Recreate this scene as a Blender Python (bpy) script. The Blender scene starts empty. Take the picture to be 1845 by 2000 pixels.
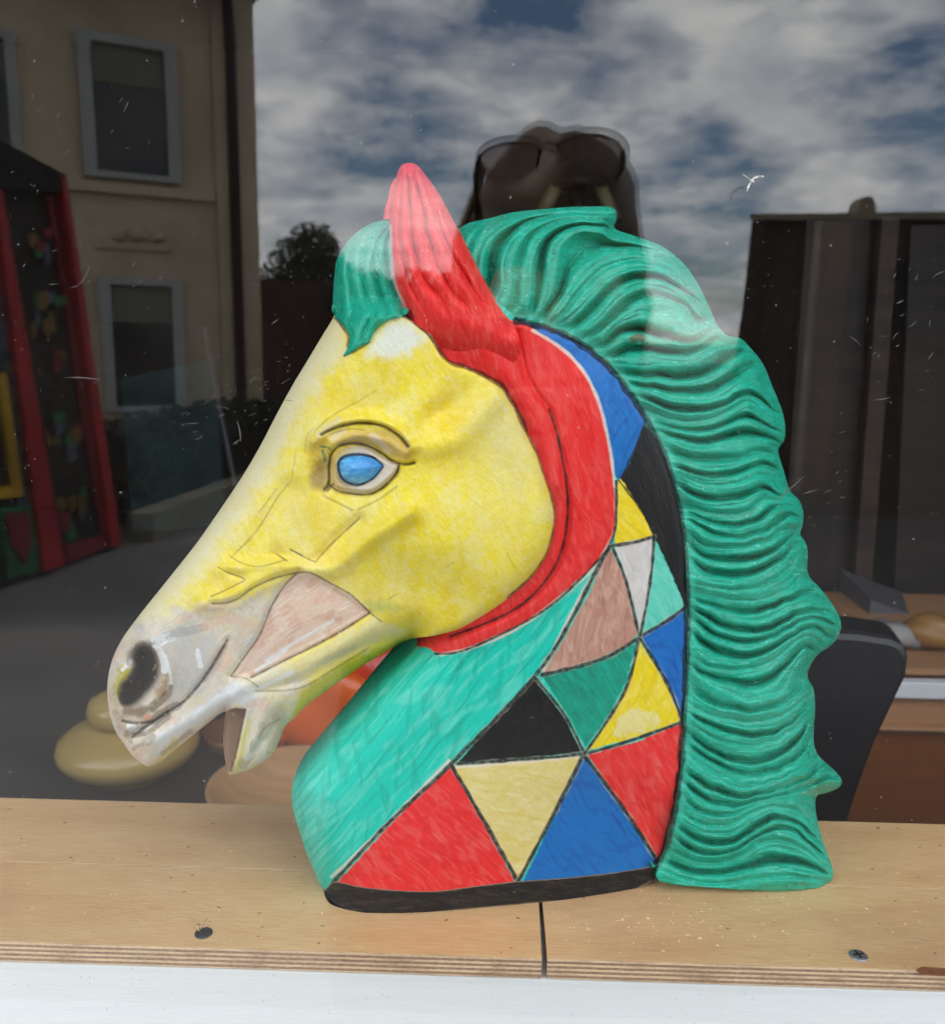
import bpy, bmesh, math, random
import numpy as np
from mathutils import Vector, Matrix
random.seed(7); rng = np.random.default_rng(11)

# ------------------------------------------------------------------ camera
FPX, CX, CY = 1750.0, 922.5, 1000.0            # focal length and centre in units of the 1845x2000 frame
SILL = 1.10                                     # height of the plywood shelf top
PITCH, YAW, ROLL = math.radians(11), math.radians(1.2), math.radians(1.0)
CAM = np.array([0.0, -0.40, SILL + 0.3077])
fw = np.array([-math.sin(YAW)*math.cos(PITCH), math.cos(YAW)*math.cos(PITCH), -math.sin(PITCH)])
rt0 = np.array([math.cos(YAW), math.sin(YAW), 0.0]); up0 = np.cross(rt0, fw)
RT = rt0*math.cos(ROLL) + up0*math.sin(ROLL); UP = up0*math.cos(ROLL) - rt0*math.sin(ROLL)
scene = bpy.context.scene
cd = bpy.data.cameras.new('camera'); cam = bpy.data.objects.new('camera', cd)
scene.collection.objects.link(cam)
cd.sensor_fit = 'VERTICAL'; cd.sensor_height = 24.0; cd.lens = FPX/2000*24.0
cd.clip_start = 0.01; cd.clip_end = 2000
cam.matrix_world = Matrix(((RT[0], UP[0], -fw[0], CAM[0]), (RT[1], UP[1], -fw[1], CAM[1]), (RT[2], UP[2], -fw[2], CAM[2]), (0, 0, 0, 1)))
cd.dof.use_dof = True; cd.dof.focus_distance = 0.47; cd.dof.aperture_fstop = 21.0/2.4
scene.camera = cam

# ------------------------------------------------------------------ sky, sun, exposure
SUN_EL, SUN_AZ = math.radians(50), math.radians(-78)      # azimuth from +Y (behind the shop) towards +X
w = bpy.data.worlds.new('World'); scene.world = w; w.use_nodes = True
nt = w.node_tree; nt.nodes.clear()
def N(t, tree=None, **kw):
    n = (tree or nt).nodes.new(t)
    for k, v in kw.items(): setattr(n, k, v)
    return n
L = nt.links.new
sky = N('ShaderNodeTexSky', sky_type='NISHITA', sun_disc=False, sun_elevation=SUN_EL, sun_rotation=SUN_AZ); sky.dust_density = 0.3; sky.ozone_density = 3.0
bgs = N('ShaderNodeBackground'); bgs.inputs[1].default_value = 0.10
L(sky.outputs[0], bgs.inputs[0])
tc = N('ShaderNodeTexCoord'); sep = N('ShaderNodeSeparateXYZ'); L(tc.outputs['Generated'], sep.inputs[0])
zz = N('ShaderNodeMath', operation='MAXIMUM'); L(sep.outputs[2], zz.inputs[0]); zz.inputs[1].default_value = 0.0
za = N('ShaderNodeMath', operation='ADD'); L(zz.outputs[0], za.inputs[0]); za.inputs[1].default_value = 0.26
dx = N('ShaderNodeMath', operation='DIVIDE'); L(sep.outputs[0], dx.inputs[0]); L(za.outputs[0], dx.inputs[1])
dy = N('ShaderNodeMath', operation='DIVIDE'); L(sep.outputs[1], dy.inputs[0]); L(za.outputs[0], dy.inputs[1])
cmb = N('ShaderNodeCombineXYZ'); L(dx.outputs[0], cmb.inputs[0]); L(dy.outputs[0], cmb.inputs[1])
cmb.inputs[2].default_value = 3.7
n1 = N('ShaderNodeTexNoise'); n1.inputs['Scale'].default_value = 3.3; n1.inputs['Detail'].default_value = 6; n1.inputs['Roughness'].default_value = 0.6; n1.inputs['Distortion'].default_value = 0.1
L(cmb.outputs[0], n1.inputs['Vector'])
rp = N('ShaderNodeValToRGB'); rp.color_ramp.elements[0].position = 0.36; rp.color_ramp.elements[1].position = 0.60
L(n1.outputs[0], rp.inputs[0])
n2 = N('ShaderNodeTexNoise'); n2.inputs['Scale'].default_value = 5.0; n2.inputs['Detail'].default_value = 6
L(cmb.outputs[0], n2.inputs['Vector'])
cr = N('ShaderNodeValToRGB'); cr.color_ramp.elements[0].position = 0.3; cr.color_ramp.elements[0].color = (0.55, 0.58, 0.65, 1)
cr.color_ramp.elements[1].position = 0.68; cr.color_ramp.elements[1].color = (0.98, 0.97, 0.95, 1)
L(n2.outputs[0], cr.inputs[0])
bgc = N('ShaderNodeBackground'); bgc.inputs[1].default_value = 1.5; L(cr.outputs[0], bgc.inputs[0])
mx = N('ShaderNodeMixShader'); L(rp.outputs[0], mx.inputs[0]); L(bgs.outputs[0], mx.inputs[1]); L(bgc.outputs[0], mx.inputs[2])
wo = N('ShaderNodeOutputWorld'); L(mx.outputs[0], wo.inputs[0])
sd = bpy.data.lights.new('sun', 'SUN'); sd.energy = 1.2; sd.angle = math.radians(12); sd.color = (1, 0.95, 0.88)
so = bpy.data.objects.new('sun', sd); scene.collection.objects.link(so)
sv = Vector((math.cos(SUN_EL)*math.sin(SUN_AZ), math.cos(SUN_EL)*math.cos(SUN_AZ), math.sin(SUN_EL)))
so.rotation_euler = sv.to_track_quat('Z', 'Y').to_euler()
vs = scene.view_settings; vs.view_transform = 'Standard'; vs.look = 'None'; vs.exposure = 1.84; vs.gamma = 1.0; vs.use_curve_mapping = False
scene.render.engine = 'CYCLES'
scene.cycles.max_bounces = 6; scene.cycles.diffuse_bounces = 3; scene.cycles.transparent_max_bounces = 16

# ------------------------------------------------------------------ helpers
COL = scene.collection
def ray(px, py): return fw + RT*((px-CX)/FPX) - UP*((py-CY)/FPX)
def PX(px, py, Y):                               # point of the view ray on the plane y = Y
    r = ray(px, py); return CAM + r*((Y-CAM[1])/r[1])
def PZ(px, py, z):
    r = ray(px, py); return CAM + r*((z-CAM[2])/r[2])
def mirror(p): return np.array([p[0], -p[1], p[2]])
def tag(o, label=None, cat=None, group=None, kind=None):
    if label: o['label'] = label
    if cat: o['category'] = cat
    if group: o['group'] = group
    if kind: o['kind'] = kind
    return o
def empty(name, loc, label=None, cat=None, group=None):
    o = bpy.data.objects.new(name, None); COL.objects.link(o); o.location = [float(c) for c in loc]; o.empty_display_size = 0.05
    return tag(o, label, cat, group)
def mesh_obj(name, verts, faces, mat=None, parent=None, smooth=False):
    off = np.array(parent.matrix_world.translation if False else (0, 0, 0))
    m = bpy.data.meshes.new(name)
    v = np.asarray(verts, dtype=float)
    q = parent
    while q is not None: v = v - np.array(q.location); q = q.parent
    m.from_pydata([tuple(x) for x in v], [], faces); m.update()
    if smooth: m.polygons.foreach_set('use_smooth', [True]*len(m.polygons))
    o = bpy.data.objects.new(name, m); COL.objects.link(o); o.parent = parent
    if mat: m.materials.append(mat)
    return o
BF = [(0, 3, 2, 1), (4, 5, 6, 7), (0, 1, 5, 4), (1, 2, 6, 5), (2, 3, 7, 6), (3, 0, 4, 7)]
def bevel(o, wdt, seg=2):
    b = o.modifiers.new('bevel', 'BEVEL'); b.width = wdt; b.segments = seg; b.limit_method = 'ANGLE'
    return o
def box(name, lo, hi, mat, parent=None, bev=0):
    x0, y0, z0 = lo; x1, y1, z1 = hi
    v = [(x0, y0, z0), (x1, y0, z0), (x1, y1, z0), (x0, y1, z0), (x0, y0, z1), (x1, y0, z1), (x1, y1, z1), (x0, y1, z1)]
    o = mesh_obj(name, v, BF, mat, parent)
    return bevel(o, bev) if bev else o
def prism(name, pts, vec, mat, parent=None, bev=0):       # polygon of 3D points extruded along vec
    n = len(pts); p = [np.array(a, float) for a in pts]; q = [a+np.array(vec, float) for a in p]
    faces = [tuple(range(n)), tuple(range(2*n-1, n-1, -1))] + [(i, i+n, (i+1) % n+n, (i+1) % n) for i in range(n)]
    o = mesh_obj(name, p+q, faces, mat, parent)
    bm = bmesh.new(); bm.from_mesh(o.data); bmesh.ops.recalc_face_normals(bm, faces=bm.faces); bm.to_mesh(o.data); bm.free()
    return bevel(o, bev) if bev else o
def lathe(name, c, prof, mat, parent=None, seg=48):
    v = []; f = []
    for r, z in prof:
        for k in range(seg):
            a = 2*math.pi*k/seg; v.append((c[0]+r*math.cos(a), c[1]+r*math.sin(a), c[2]+z))
    for i in range(len(prof)-1):
        for k in range(seg):
            f.append((i*seg+k, i*seg+(k+1) % seg, (i+1)*seg+(k+1) % seg, (i+1)*seg+k))
    f.append(tuple(range(seg-1, -1, -1))); f.append(tuple(range((len(prof)-1)*seg, len(prof)*seg)))
    return mesh_obj(name, v, f, mat, parent, True)
def tube(name, pts, r, mat, parent=None, seg=10):
    v = []; f = []; P = [Vector(p) for p in pts]
    rr = r if isinstance(r, (list, tuple)) else [r]*len(P)
    for i, p in enumerate(P):
        d = (P[min(i+1, len(P)-1)]-P[max(i-1, 0)]).normalized()
        a = d.orthogonal().normalized(); b = d.cross(a)
        if i and a.dot(pa) < 0.9:
            a = (pa - d*pa.dot(d)).normalized(); b = d.cross(a)
        pa = a
        for k in range(seg):
            t = 2*math.pi*k/seg; v.append(p+(a*math.cos(t)+b*math.sin(t))*rr[i])
    for i in range(len(P)-1):
        for k in range(seg): f.append((i*seg+k, i*seg+(k+1) % seg, (i+1)*seg+(k+1) % seg, (i+1)*seg+k))
    f.append(tuple(range(seg-1, -1, -1))); f.append(tuple(range((len(P)-1)*seg, len(P)*seg)))
    return mesh_obj(name, v, f, mat, parent, True)
def blob(name, c, rad, mat, parent=None, amp=0.0, sc=1.0, seed=0, seg=28):
    v = []; f = []; rows = seg//2
    rs = np.random.default_rng(seed); ph = rs.uniform(0, 6.28, (5, 3)); fr = rs.uniform(1.5, 4.0, (5, 3))*sc
    for i in range(rows+1):
        th = math.pi*i/rows
        for k in range(seg):
            a = 2*math.pi*k/seg
            d = np.array([math.sin(th)*math.cos(a), math.sin(th)*math.sin(a), math.cos(th)])
            s = 1+amp*sum(math.sin(d@fr[j]+ph[j, 0])*math.cos(d[(j+1) % 3]*fr[j, 1]+ph[j, 1]) for j in range(5))/2
            v.append(np.array(c)+d*np.array(rad)*s)
    for i in range(rows):
        for k in range(seg): f.append((i*seg+k, (i+1)*seg+k, (i+1)*seg+(k+1) % seg, i*seg+(k+1) % seg))
    return mesh_obj(name, v, f, mat, parent, True)
def lin(c):
    c = np.asarray(c, float)/255.0
    return np.where(c <= 0.04045, c/12.92, ((c+0.055)/1.055)**2.4)
def mat(name, rgb, rough=0.6, var=0.15, scale=8.0, bump=0.0, bscale=60.0, spec=0.4, stretch=(1, 1, 1), metal=0.0):
    m = bpy.data.materials.new(name); m.use_nodes = True; t = m.node_tree; b = t.nodes['Principled BSDF']
    b.inputs['Roughness'].default_value = rough; b.inputs['Specular IOR Level'].default_value = spec; b.inputs['Metallic'].default_value = metal
    tcn = N('ShaderNodeTexCoord', t); mp = N('ShaderNodeMapping', t); mp.inputs['Scale'].default_value = stretch
    t.links.new(tcn.outputs['Object'], mp.inputs[0])
    nz = N('ShaderNodeTexNoise', t); nz.inputs['Scale'].default_value = scale; nz.inputs['Detail'].default_value = 6
    t.links.new(mp.outputs[0], nz.inputs['Vector'])
    r = N('ShaderNodeValToRGB', t); c = lin(rgb)
    r.color_ramp.elements[0].position = 0.3; r.color_ramp.elements[1].position = 0.7
    r.color_ramp.elements[0].color = (*np.clip(c*(1-var), 0, 1), 1); r.color_ramp.elements[1].color = (*np.clip(c*(1+var), 0, 1), 1)
    t.links.new(nz.outputs[0], r.inputs[0]); t.links.new(r.outputs[0], b.inputs['Base Color'])
    if bump:
        n3 = N('ShaderNodeTexNoise', t); n3.inputs['Scale'].default_value = bscale; n3.inputs['Detail'].default_value = 4
        t.links.new(mp.outputs[0], n3.inputs['Vector'])
        bp = N('ShaderNodeBump', t); bp.inputs['Strength'].default_value = bump; bp.inputs['Distance'].default_value = 0.005
        t.links.new(n3.outputs[0], bp.inputs['Height']); t.links.new(bp.outputs[0], b.inputs['Normal'])
    return m

# ------------------------------------------------------------------ the setting: street, shop shell, window
M_street = mat('pale paving', (128, 124, 119), 0.85, 0.18, 1.5, 0.3, 40)
M_wallin = mat('dark shop plaster', (52, 42, 36), 0.9, 0.25, 2.0)
M_floorin = mat('dark floor boards', (58, 50, 45), 0.7, 0.2, 3.0)
M_facade = mat('pale shop render', (190, 186, 178), 0.9, 0.06, 3.0, 0.2, 90)
box('street', (-300, -500, -0.5), (300, 600, 0.0), M_street)['kind'] = 'structure'
box('shop_floor', (-3, 0.1, 0.004), (3, 4.2, 0.03), M_floorin)['kind'] = 'structure'
box('shop_ceiling', (-3, -0.02, 2.75), (3, 4.4, 2.95), M_wallin)['kind'] = 'structure'
box('shop_wall_back', (-3, 4.2, 0.03), (3, 4.4, 2.75), M_wallin)['kind'] = 'structure'
box('shop_wall_left', (-3.2, -0.3, 0), (-3, 4.4, 2.95), M_wallin)['kind'] = 'structure'
box('shop_wall_right', (3, -0.3, 0), (3.2, 4.4, 2.95), M_wallin)['kind'] = 'structure'
WX0, WX1, WZ1 = -1.9, 1.9, 2.6
for nm, lo, hi in (('shop_front_below_window', (WX0, -0.02, 0), (WX1, 0.15, SILL-0.171)), ('shop_front_above_window', (WX0, -0.02, WZ1+0.002), (WX1, 0.15, 2.75)),
                   ('shop_front_left', (-3, -0.02, 0), (WX0-0.001, 0.15, 2.75)), ('shop_front_right', (WX1+0.001, -0.02, 0), (3, 0.15, 2.75))):
    box(nm, lo, hi, M_facade)['kind'] = 'structure'

# white painted window sill
M_sill = mat('white gloss paint with brush marks', (222, 222, 219), 0.38, 0.02, 30, 0.10, 60, 0.5, (1.2, 14, 14))
t = M_sill.node_tree; bs = t.nodes['Principled BSDF']
vo = N('ShaderNodeTexVoronoi', t); vo.inputs['Scale'].default_value = 240; tcn = N('ShaderNodeTexCoord', t); t.links.new(tcn.outputs['Object'], vo.inputs['Vector'])
lt = N('ShaderNodeMath', t, operation='LESS_THAN'); lt.inputs[1].default_value = 0.075; t.links.new(vo.outputs['Distance'], lt.inputs[0])
n4 = N('ShaderNodeTexNoise', t); n4.inputs['Scale'].default_value = 60; t.links.new(tcn.outputs['Object'], n4.inputs['Vector'])
gt = N('ShaderNodeMath', t, operation='GREATER_THAN'); gt.inputs[1].default_value = 0.56; t.links.new(n4.outputs[0], gt.inputs[0])
mu = N('ShaderNodeMath', t, operation='MULTIPLY'); t.links.new(lt.outputs[0], mu.inputs[0]); t.links.new(gt.outputs[0], mu.inputs[1])
mxx = N('ShaderNodeMix', t, data_type='RGBA'); old = bs.inputs['Base Color'].links[0].from_socket
t.links.new(mu.outputs[0], mxx.inputs[0]); t.links.new(old, mxx.inputs[6]); mxx.inputs[7].default_value = (0.25, 0.24, 0.23, 1)
t.links.new(mxx.outputs[2], bs.inputs['Base Color'])
TH = 0.0118
o = box('apron_board', (WX0, 0.0035, SILL-0.14), (WX1, 0.149, SILL-TH-0.0005), M_sill, None, 0.001)
tag(o, 'white painted board under the edge of the plywood shelf', 'board')
o = box('window_sill', (WX0, -0.16, SILL-0.17), (WX1, 0.003, SILL-0.1401), M_sill, None, 0.003)
tag(o, 'white outer window sill below the glass', 'window sill')

# plywood shelf boards
def ply_material():
    m = bpy.data.materials.new('birch plywood'); m.use_nodes = True; t = m.node_tree; b = t.nodes['Principled BSDF']
    l = t.links.new
    tcn = N('ShaderNodeTexCoord', t); sp = N('ShaderNodeSeparateXYZ', t); geo = N('ShaderNodeNewGeometry', t)
    l(geo.outputs['Position'], sp.inputs[0])
    def noise(sc, stretch, det=5, rough=0.6, w=0.0):
        mp = N('ShaderNodeMapping', t); mp.inputs['Scale'].default_value = stretch; mp.inputs['Location'].default_value = (w, w, w); l(geo.outputs['Position'], mp.inputs[0])
        n = N('ShaderNodeTexNoise', t); n.inputs['Scale'].default_value = sc; n.inputs['Detail'].default_value = det; n.inputs['Roughness'].default_value = rough
        l(mp.outputs[0], n.inputs['Vector']); return n.outputs[0]
    def ramp(v, els):
        r = N('ShaderNodeValToRGB', t); e = r.color_ramp.elements
        while len(e) < len(els): e.new(0.5)
        for k, (p, c) in enumerate(els): e[k].position = p; e[k].color = (*c, 1) if len(c) == 3 else c
        l(v, r.inputs[0]); return r.outputs[0]
    def mix(f, a, bb, mode='MIX'):
        n = N('ShaderNodeMix', t, data_type='RGBA', blend_type=mode)
        if isinstance(f, float): n.inputs[0].default_value = f
        else: l(f, n.inputs[0])
        for s, x in ((6, a), (7, bb)):
            if isinstance(x, tuple): n.inputs[s].default_value = (*x, 1)
            else: l(x, n.inputs[s])
        return n.outputs[2]
    g = lambda *c: tuple(lin(c))
    top = ramp(noise(9, (1, 5, 1)), [(0.3, g(210, 161, 110)), (0.5, g(226, 183, 131)), (0.72, g(235, 198, 148))])
    top = mix(0.55, top, ramp(noise(60, (1, 16, 1), 4), [(0.3, g(206, 156, 106)), (0.7, g(237, 200, 148))]))
    fib = ramp(noise(130, (1, 18, 1), 3, 0.7), [(0.26, (1, 1, 1)), (0.36, (0, 0, 0))])
    fibm = ramp(noise(14, (1, 1, 1), 2), [(0.36, (.15, .15, .15)), (0.60, (1, 1, 1))])
    fm = mix(1.0, fib, fibm, 'MULTIPLY')
    top = mix(fm, top, g(120, 84, 54))
    top = mix(ramp(noise(7, (1, 2, 1), 3, 0.5, 5.0), [(0.55, (0, 0, 0)), (0.75, (.6, .6, .6))]), top, g(190, 140, 105))
    spots = ramp(noise(170, (1, 1.6, 1), 1, 0.5, 3.0), [(0.22, (1, 1, 1)), (0.27, (0, 0, 0))])
    top = mix(spots, top, g(128, 88, 62))
    # edge: nine plies, alternating end grain and long grain
    zf = N('ShaderNodeMath', t, operation='SUBTRACT'); l(sp.outputs[2], zf.inputs[0]); zf.inputs[1].default_value = SILL-TH
    zw = N('ShaderNodeMath', t, operation='MULTIPLY_ADD'); l(noise(12, (1, 0, 0), 3), zw.inputs[0]); zw.inputs[1].default_value = 0.0007; l(zf.outputs[0], zw.inputs[2])
    zk = N('ShaderNodeMath', t, operation='MULTIPLY'); l(zw.outputs[0], zk.inputs[0]); zk.inputs[1].default_value = 4.5/TH
    fr = N('ShaderNodeMath', t, operation='FRACT'); l(zk.outputs[0], fr.inputs[0])
    band = ramp(fr.outputs[0], [(0.0, g(72, 50, 38)), (0.05, g(226, 192, 150)), (0.50, g(232, 200, 160)), (0.55, g(72, 50, 38)), (0.62, g(150, 116, 92)), (1.0, g(138, 106, 84))])
    band = mix(ramp(noise(40, (1, 1, 3), 3, 0.5, 9.0), [(0.45, (0, 0, 0)), (0.7, (.6, .6, .6))]), band, g(132, 96, 74))
    band = mix(0.25, band, ramp(noise(420, (1, 1, 1.5), 2), [(0.3, g(120, 92, 72)), (0.7, g(226, 194, 156))]))
    nz = N('ShaderNodeSeparateXYZ', t); l(geo.outputs['Normal'], nz.inputs[0])
    istop = N('ShaderNodeMath', t, operation='GREATER_THAN'); l(nz.outputs[2], istop.inputs[0]); istop.inputs[1].default_value = 0.6
    l(mix(istop.outputs[0], band, top), b.inputs['Base Color'])
    b.inputs['Roughness'].default_value = 0.55; b.inputs['Specular IOR Level'].default_value = 0.35
    bp = N('ShaderNodeBump', t); bp.inputs['Strength'].default_value = 0.25; bp.inputs['Distance'].default_value = 0.0015
    l(noise(170, (1, 10, 2), 4), bp.inputs['Height']); l(bp.outputs[0], b.inputs['Normal'])
    return m
M_ply = ply_material()
GX = 0.0321; MID = 0.0725; BACK = 0.1452
shelf = {}
for nm, lab, x0, x1, y0, y1 in (
    ('front_left', 'front plywood shelf board holding the dark screw', WX0, GX-0.0004, 0.003, MID-0.0002),
    ('front_right', 'front plywood shelf board holding the pale grey screw', GX+0.0012, WX1, 0.003, MID-0.0002),
    ('back_left', 'rear plywood shelf strip behind the hairline joint, beside the bowls', WX0, GX-0.0004, MID+0.0002, BACK),
    ('back_right', 'rear plywood shelf strip behind the hairline joint, under the green mane', GX+0.0012, WX1, MID+0.0002, BACK)):
    o = box('shelf_board', (x0, y0, SILL-TH), (x1, y1, SILL), M_ply, None, 0.0005)
    if nm == 'front_left':                      # gap opens slightly towards the glass
        for v in o.data.vertices:
            if v.co.x > 0 and v.co.y < 0.02: v.co.x -= 0.0010
    tag(o, lab, 'shelf board', 'plywood boards of the window shelf'); shelf[nm] = o

M_screwd = mat('blackened screw', (52, 56, 60), 0.35, 0.3, 900, 0, 60, 0.5, (1, 1, 1), 0.6)
M_screwl = mat('zinc screw', (150, 152, 156), 0.35, 0.3, 900, 0, 60, 0.5, (1, 1, 1), 0.7)
M_slot = mat('screw recess', (22, 22, 24), 0.6)
M_splint = mat('pale wood splinter', (214, 178, 128), 0.7, 0.1)
for px, py, mt, key, rot in ((398, 1823, M_screwd, 'front_left', 0.5), (1675, 1867, M_screwl, 'front_right', 0.2)):
    c = PZ(px, py, SILL); r = 0.0046
    s = lathe('screw', (c[0], c[1], SILL-0.002), [(r*.9, 0), (r, .0018), (r, .0024), (r*.85, .0029), (r*.2, .0030)], mt, shelf[key], 28)
    s['label'] = 'dark countersunk screw' if mt is M_screwd else 'pale grey countersunk screw'
    for k in (0, 1):
        a = rot+k*math.pi/2; d = np.array([math.cos(a), math.sin(a), 0]); e = np.array([-d[1], d[0], 0])
        p = c+np.array([0, 0, 0.0011])
        prism('screw_recess', [p+d*.0028+e*.0005, p-d*.0028+e*.0005, p-d*.0028-e*.0005, p+d*.0028-e*.0005], (0, 0, -.0005), M_slot, s)
c = PZ(398, 1823, SILL)
for (ax, ay, bx_, by_) in ((-9, -2, -22, -25), (-6, -6, 8, -24), (0, -8, 14, -18)):
    p, q = PZ(398+ax, 1823+ay, SILL), PZ(398+bx_, 1823+by_, SILL)
    tube('splinter', [p+[0, 0, .0008], (p+q)/2+[0, 0, .0026], q+[0, 0, .0016]], [.0004, .0003, .0001], M_splint, shelf['front_left'], 5)
M_stain = mat('red brown filler', (136, 84, 52), 0.5, 0.2, 300)
pts = [PZ(x, y, SILL+0.0003) for x, y in ((1788, 1893), (1800, 1888), (1830, 1890), (1870, 1893), (1900, 1902), (1850, 1905), (1800, 1902))]
prism('wood_filler', pts, (0, 0, -.0006), M_stain, shelf['front_right'])['label'] = 'red brown patch of filler'
# sawdust crumbs lying on the boards
cv = []; cf = []
for k in range(300):
    if k < 150: x = rng.normal(1320, 150); y = rng.normal(1790, 35)
    else: x = rng.uniform(0, 1845); y = rng.uniform(1575, 1880)
    p = PZ(x, y, SILL)
    if p[1] < 0.006 or p[1] > 0.142: continue
    r = abs(rng.normal(0.0002, 0.00018))+0.0001; a = rng.uniform(0, 3.14); el = rng.uniform(1, 2.6)
    d = np.array([math.cos(a), math.sin(a), 0])*r*el; e = np.array([-math.sin(a), math.cos(a), 0])*r; b0 = len(cv)
    cv += [p+d, p+e, p-d, p-e, p+np.array([0, 0, r*1.1])]; cf += [(b0, b0+1, b0+4), (b0+1, b0+2, b0+4), (b0+2, b0+3, b0+4), (b0+3, b0, b0+4)]
M_crumb = mat('sawdust', (226, 198, 156), 0.8, 0.12, 400)
tag(mesh_obj('sawdust', cv, cf, M_crumb), 'pale sawdust crumbs scattered over the plywood shelf', 'sawdust', None, 'stuff')

# the shop window pane
def glass_material():
    m = bpy.data.materials.new('window glass with dust'); m.use_nodes = True; t = m.node_tree; t.nodes.clear(); l = t.links.new
    out = N('ShaderNodeOutputMaterial', t); tr = N('ShaderNodeBsdfTransparent', t); gl = N('ShaderNodeBsdfGlossy', t); gl.inputs['Roughness'].default_value = 0.0
    tr.inputs[0].default_value = (0.985, 0.99, 0.985, 1)
    lw = N('ShaderNodeLayerWeight', t); lw.inputs[0].default_value = 0.5
    pw = N('ShaderNodeMath', t, operation='POWER'); l(lw.outputs['Facing'], pw.inputs[0]); pw.inputs[1].default_value = 5
    ml = N('ShaderNodeMath', t, operation='MULTIPLY_ADD'); l(pw.outputs[0], ml.inputs[0]); ml.inputs[1].default_value = 0.95; ml.inputs[2].default_value = 0.050
    mg = N('ShaderNodeMixShader', t); l(ml.outputs[0], mg.inputs[0]); l(tr.outputs[0], mg.inputs[1]); l(gl.outputs[0], mg.inputs[2])
    df = N('ShaderNodeBsdfDiffuse', t); df.inputs[0].default_value = (0.75, 0.72, 0.66, 1)
    geo = N('ShaderNodeNewGeometry', t)
    def specks(scale, thr, seed):
        mp = N('ShaderNodeMapping', t); mp.inputs['Location'].default_value = (seed, 0, seed); l(geo.outputs['Position'], mp.inputs[0])
        v = N('ShaderNodeTexVoronoi', t); v.inputs['Scale'].default_value = scale; l(mp.outputs[0], v.inputs['Vector'])
        a = N('ShaderNodeMath', t, operation='LESS_THAN'); l(v.outputs['Distance'], a.inputs[0])
        sx = N('ShaderNodeSeparateXYZ', t); l(v.outputs['Color'], sx.inputs[0])
        q = N('ShaderNodeMath', t, operation='POWER'); l(sx.outputs[0], q.inputs[0]); q.inputs[1].default_value = 6
        s = N('ShaderNodeMath', t, operation='MULTIPLY'); l(q.outputs[0], s.inputs[0]); s.inputs[1].default_value = thr; l(s.outputs[0], a.inputs[1])
        return a.outputs[0]
    a = specks(190, 0.10, 0.0); b = specks(420, 0.13, 3.1)
    ad = N('ShaderNodeMath', t, operation='MAXIMUM'); l(a, ad.inputs[0]); l(b, ad.inputs[1])
    hz = N('ShaderNodeTexNoise', t); hz.inputs['Scale'].default_value = 14; hz.inputs['Detail'].default_value = 5; l(geo.outputs['Position'], hz.inputs['Vector'])
    hr = N('ShaderNodeMapRange', t); l(hz.outputs[0], hr.inputs[0]); hr.inputs[1].default_value = 0.45; hr.inputs[2].default_value = 0.8; hr.inputs[3].default_value = 0.0; hr.inputs[4].default_value = 0.0015
    sc = N('ShaderNodeMath', t, operation='MULTIPLY_ADD'); l(ad.outputs[0], sc.inputs[0]); sc.inputs[1].default_value = 0.18; l(hr.outputs[0], sc.inputs[2])
    md = N('ShaderNodeMixShader', t); l(sc.outputs[0], md.inputs[0]); l(mg.outputs[0], md.inputs[1]); l(df.outputs[0], md.inputs[2])
    l(md.outputs[0], out.inputs[0]); return m
M_glass = glass_material()
pane = box('window_pane', (WX0, -0.0145, SILL-0.1398), (WX1, -0.0005, WZ1), M_glass)
tag(pane, 'large dusty shop window pane reflecting the street and cloudy sky', 'window pane')
# scratches, smears and a bird-dropping fleck on the outside of the pane
M_smear = mat('dried smear', (96, 93, 84), 0.9, 0.2, 300)
M_fleck = mat('pale fleck', (214, 210, 200), 0.9, 0.1, 300)
sv_, sf_ = [], []
def stroke(x0, y0, x1, y1, wpx):
    n = 5; Y = -0.0147; prev = None
    dxx, dyy = x1-x0, y1-y0; ln = math.hypot(dxx, dyy)+1e-6; nx, ny = -dyy/ln, dxx/ln; cv_ = rng.normal(0, 0.05)*ln
    for i in range(n+1):
        u = i/n; b_ = cv_*math.sin(math.pi*u); ww = wpx*math.sin(math.pi*min(max(u, .06), .94))*rng.uniform(.4, 1)
        cxp, cyp = x0+dxx*u+nx*b_, y0+dyy*u+ny*b_
        p, q = PX(cxp+nx*ww, cyp+ny*ww, Y), PX(cxp-nx*ww, cyp-ny*ww, Y)
        p[1] -= 0.0; k = len(sv_); sv_.extend([p, q, p+[0, .00019, 0], q+[0, .00019, 0]])
        if prev is not None:
            a = prev; sf_.extend([(a, k, k+1, a+1), (a+2, a+3, k+3, k+2), (a, a+2, k+2, k), (a+1, k+1, k+3, a+3)])
        prev = k
for k in range(52):                                           # scraped patch left of the muzzle bridge
    x = rng.uniform(335, 560); y = 830-0.42*(x-340)+rng.normal(0, 38); ln = abs(rng.normal(9, 8)); a = rng.normal(-0.35, 0.35)
    stroke(x, y, x+ln*math.cos(a), y+ln*math.sin(a), rng.uniform(.3, 1.0))
for k in range(44):
    x = rng.uniform(1500, 1640); y = 1010-1.0*(x-1540)+rng.normal(0, 40)
    if rng.random() < .5: x = rng.uniform(1690, 1845); y = rng.normal(680, 75)
    ln = abs(rng.normal(9, 8)); a = rng.normal(-0.6, 0.5); stroke(x, y, x+ln*math.cos(a), y+ln*math.sin(a), rng.uniform(.4, 1.2))
for k in range(30):
    x = rng.choice([225, 280, 40, 90]) + rng.normal(0, 28); y = rng.choice([230, 290, 450, 560])+rng.normal(0, 36)
    ln = abs(rng.normal(8, 8)); a = rng.normal(-0.9, 0.5); stroke(x, y, x+ln*math.cos(a), y+ln*math.sin(a), rng.uniform(.3, 1.0))
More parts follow.
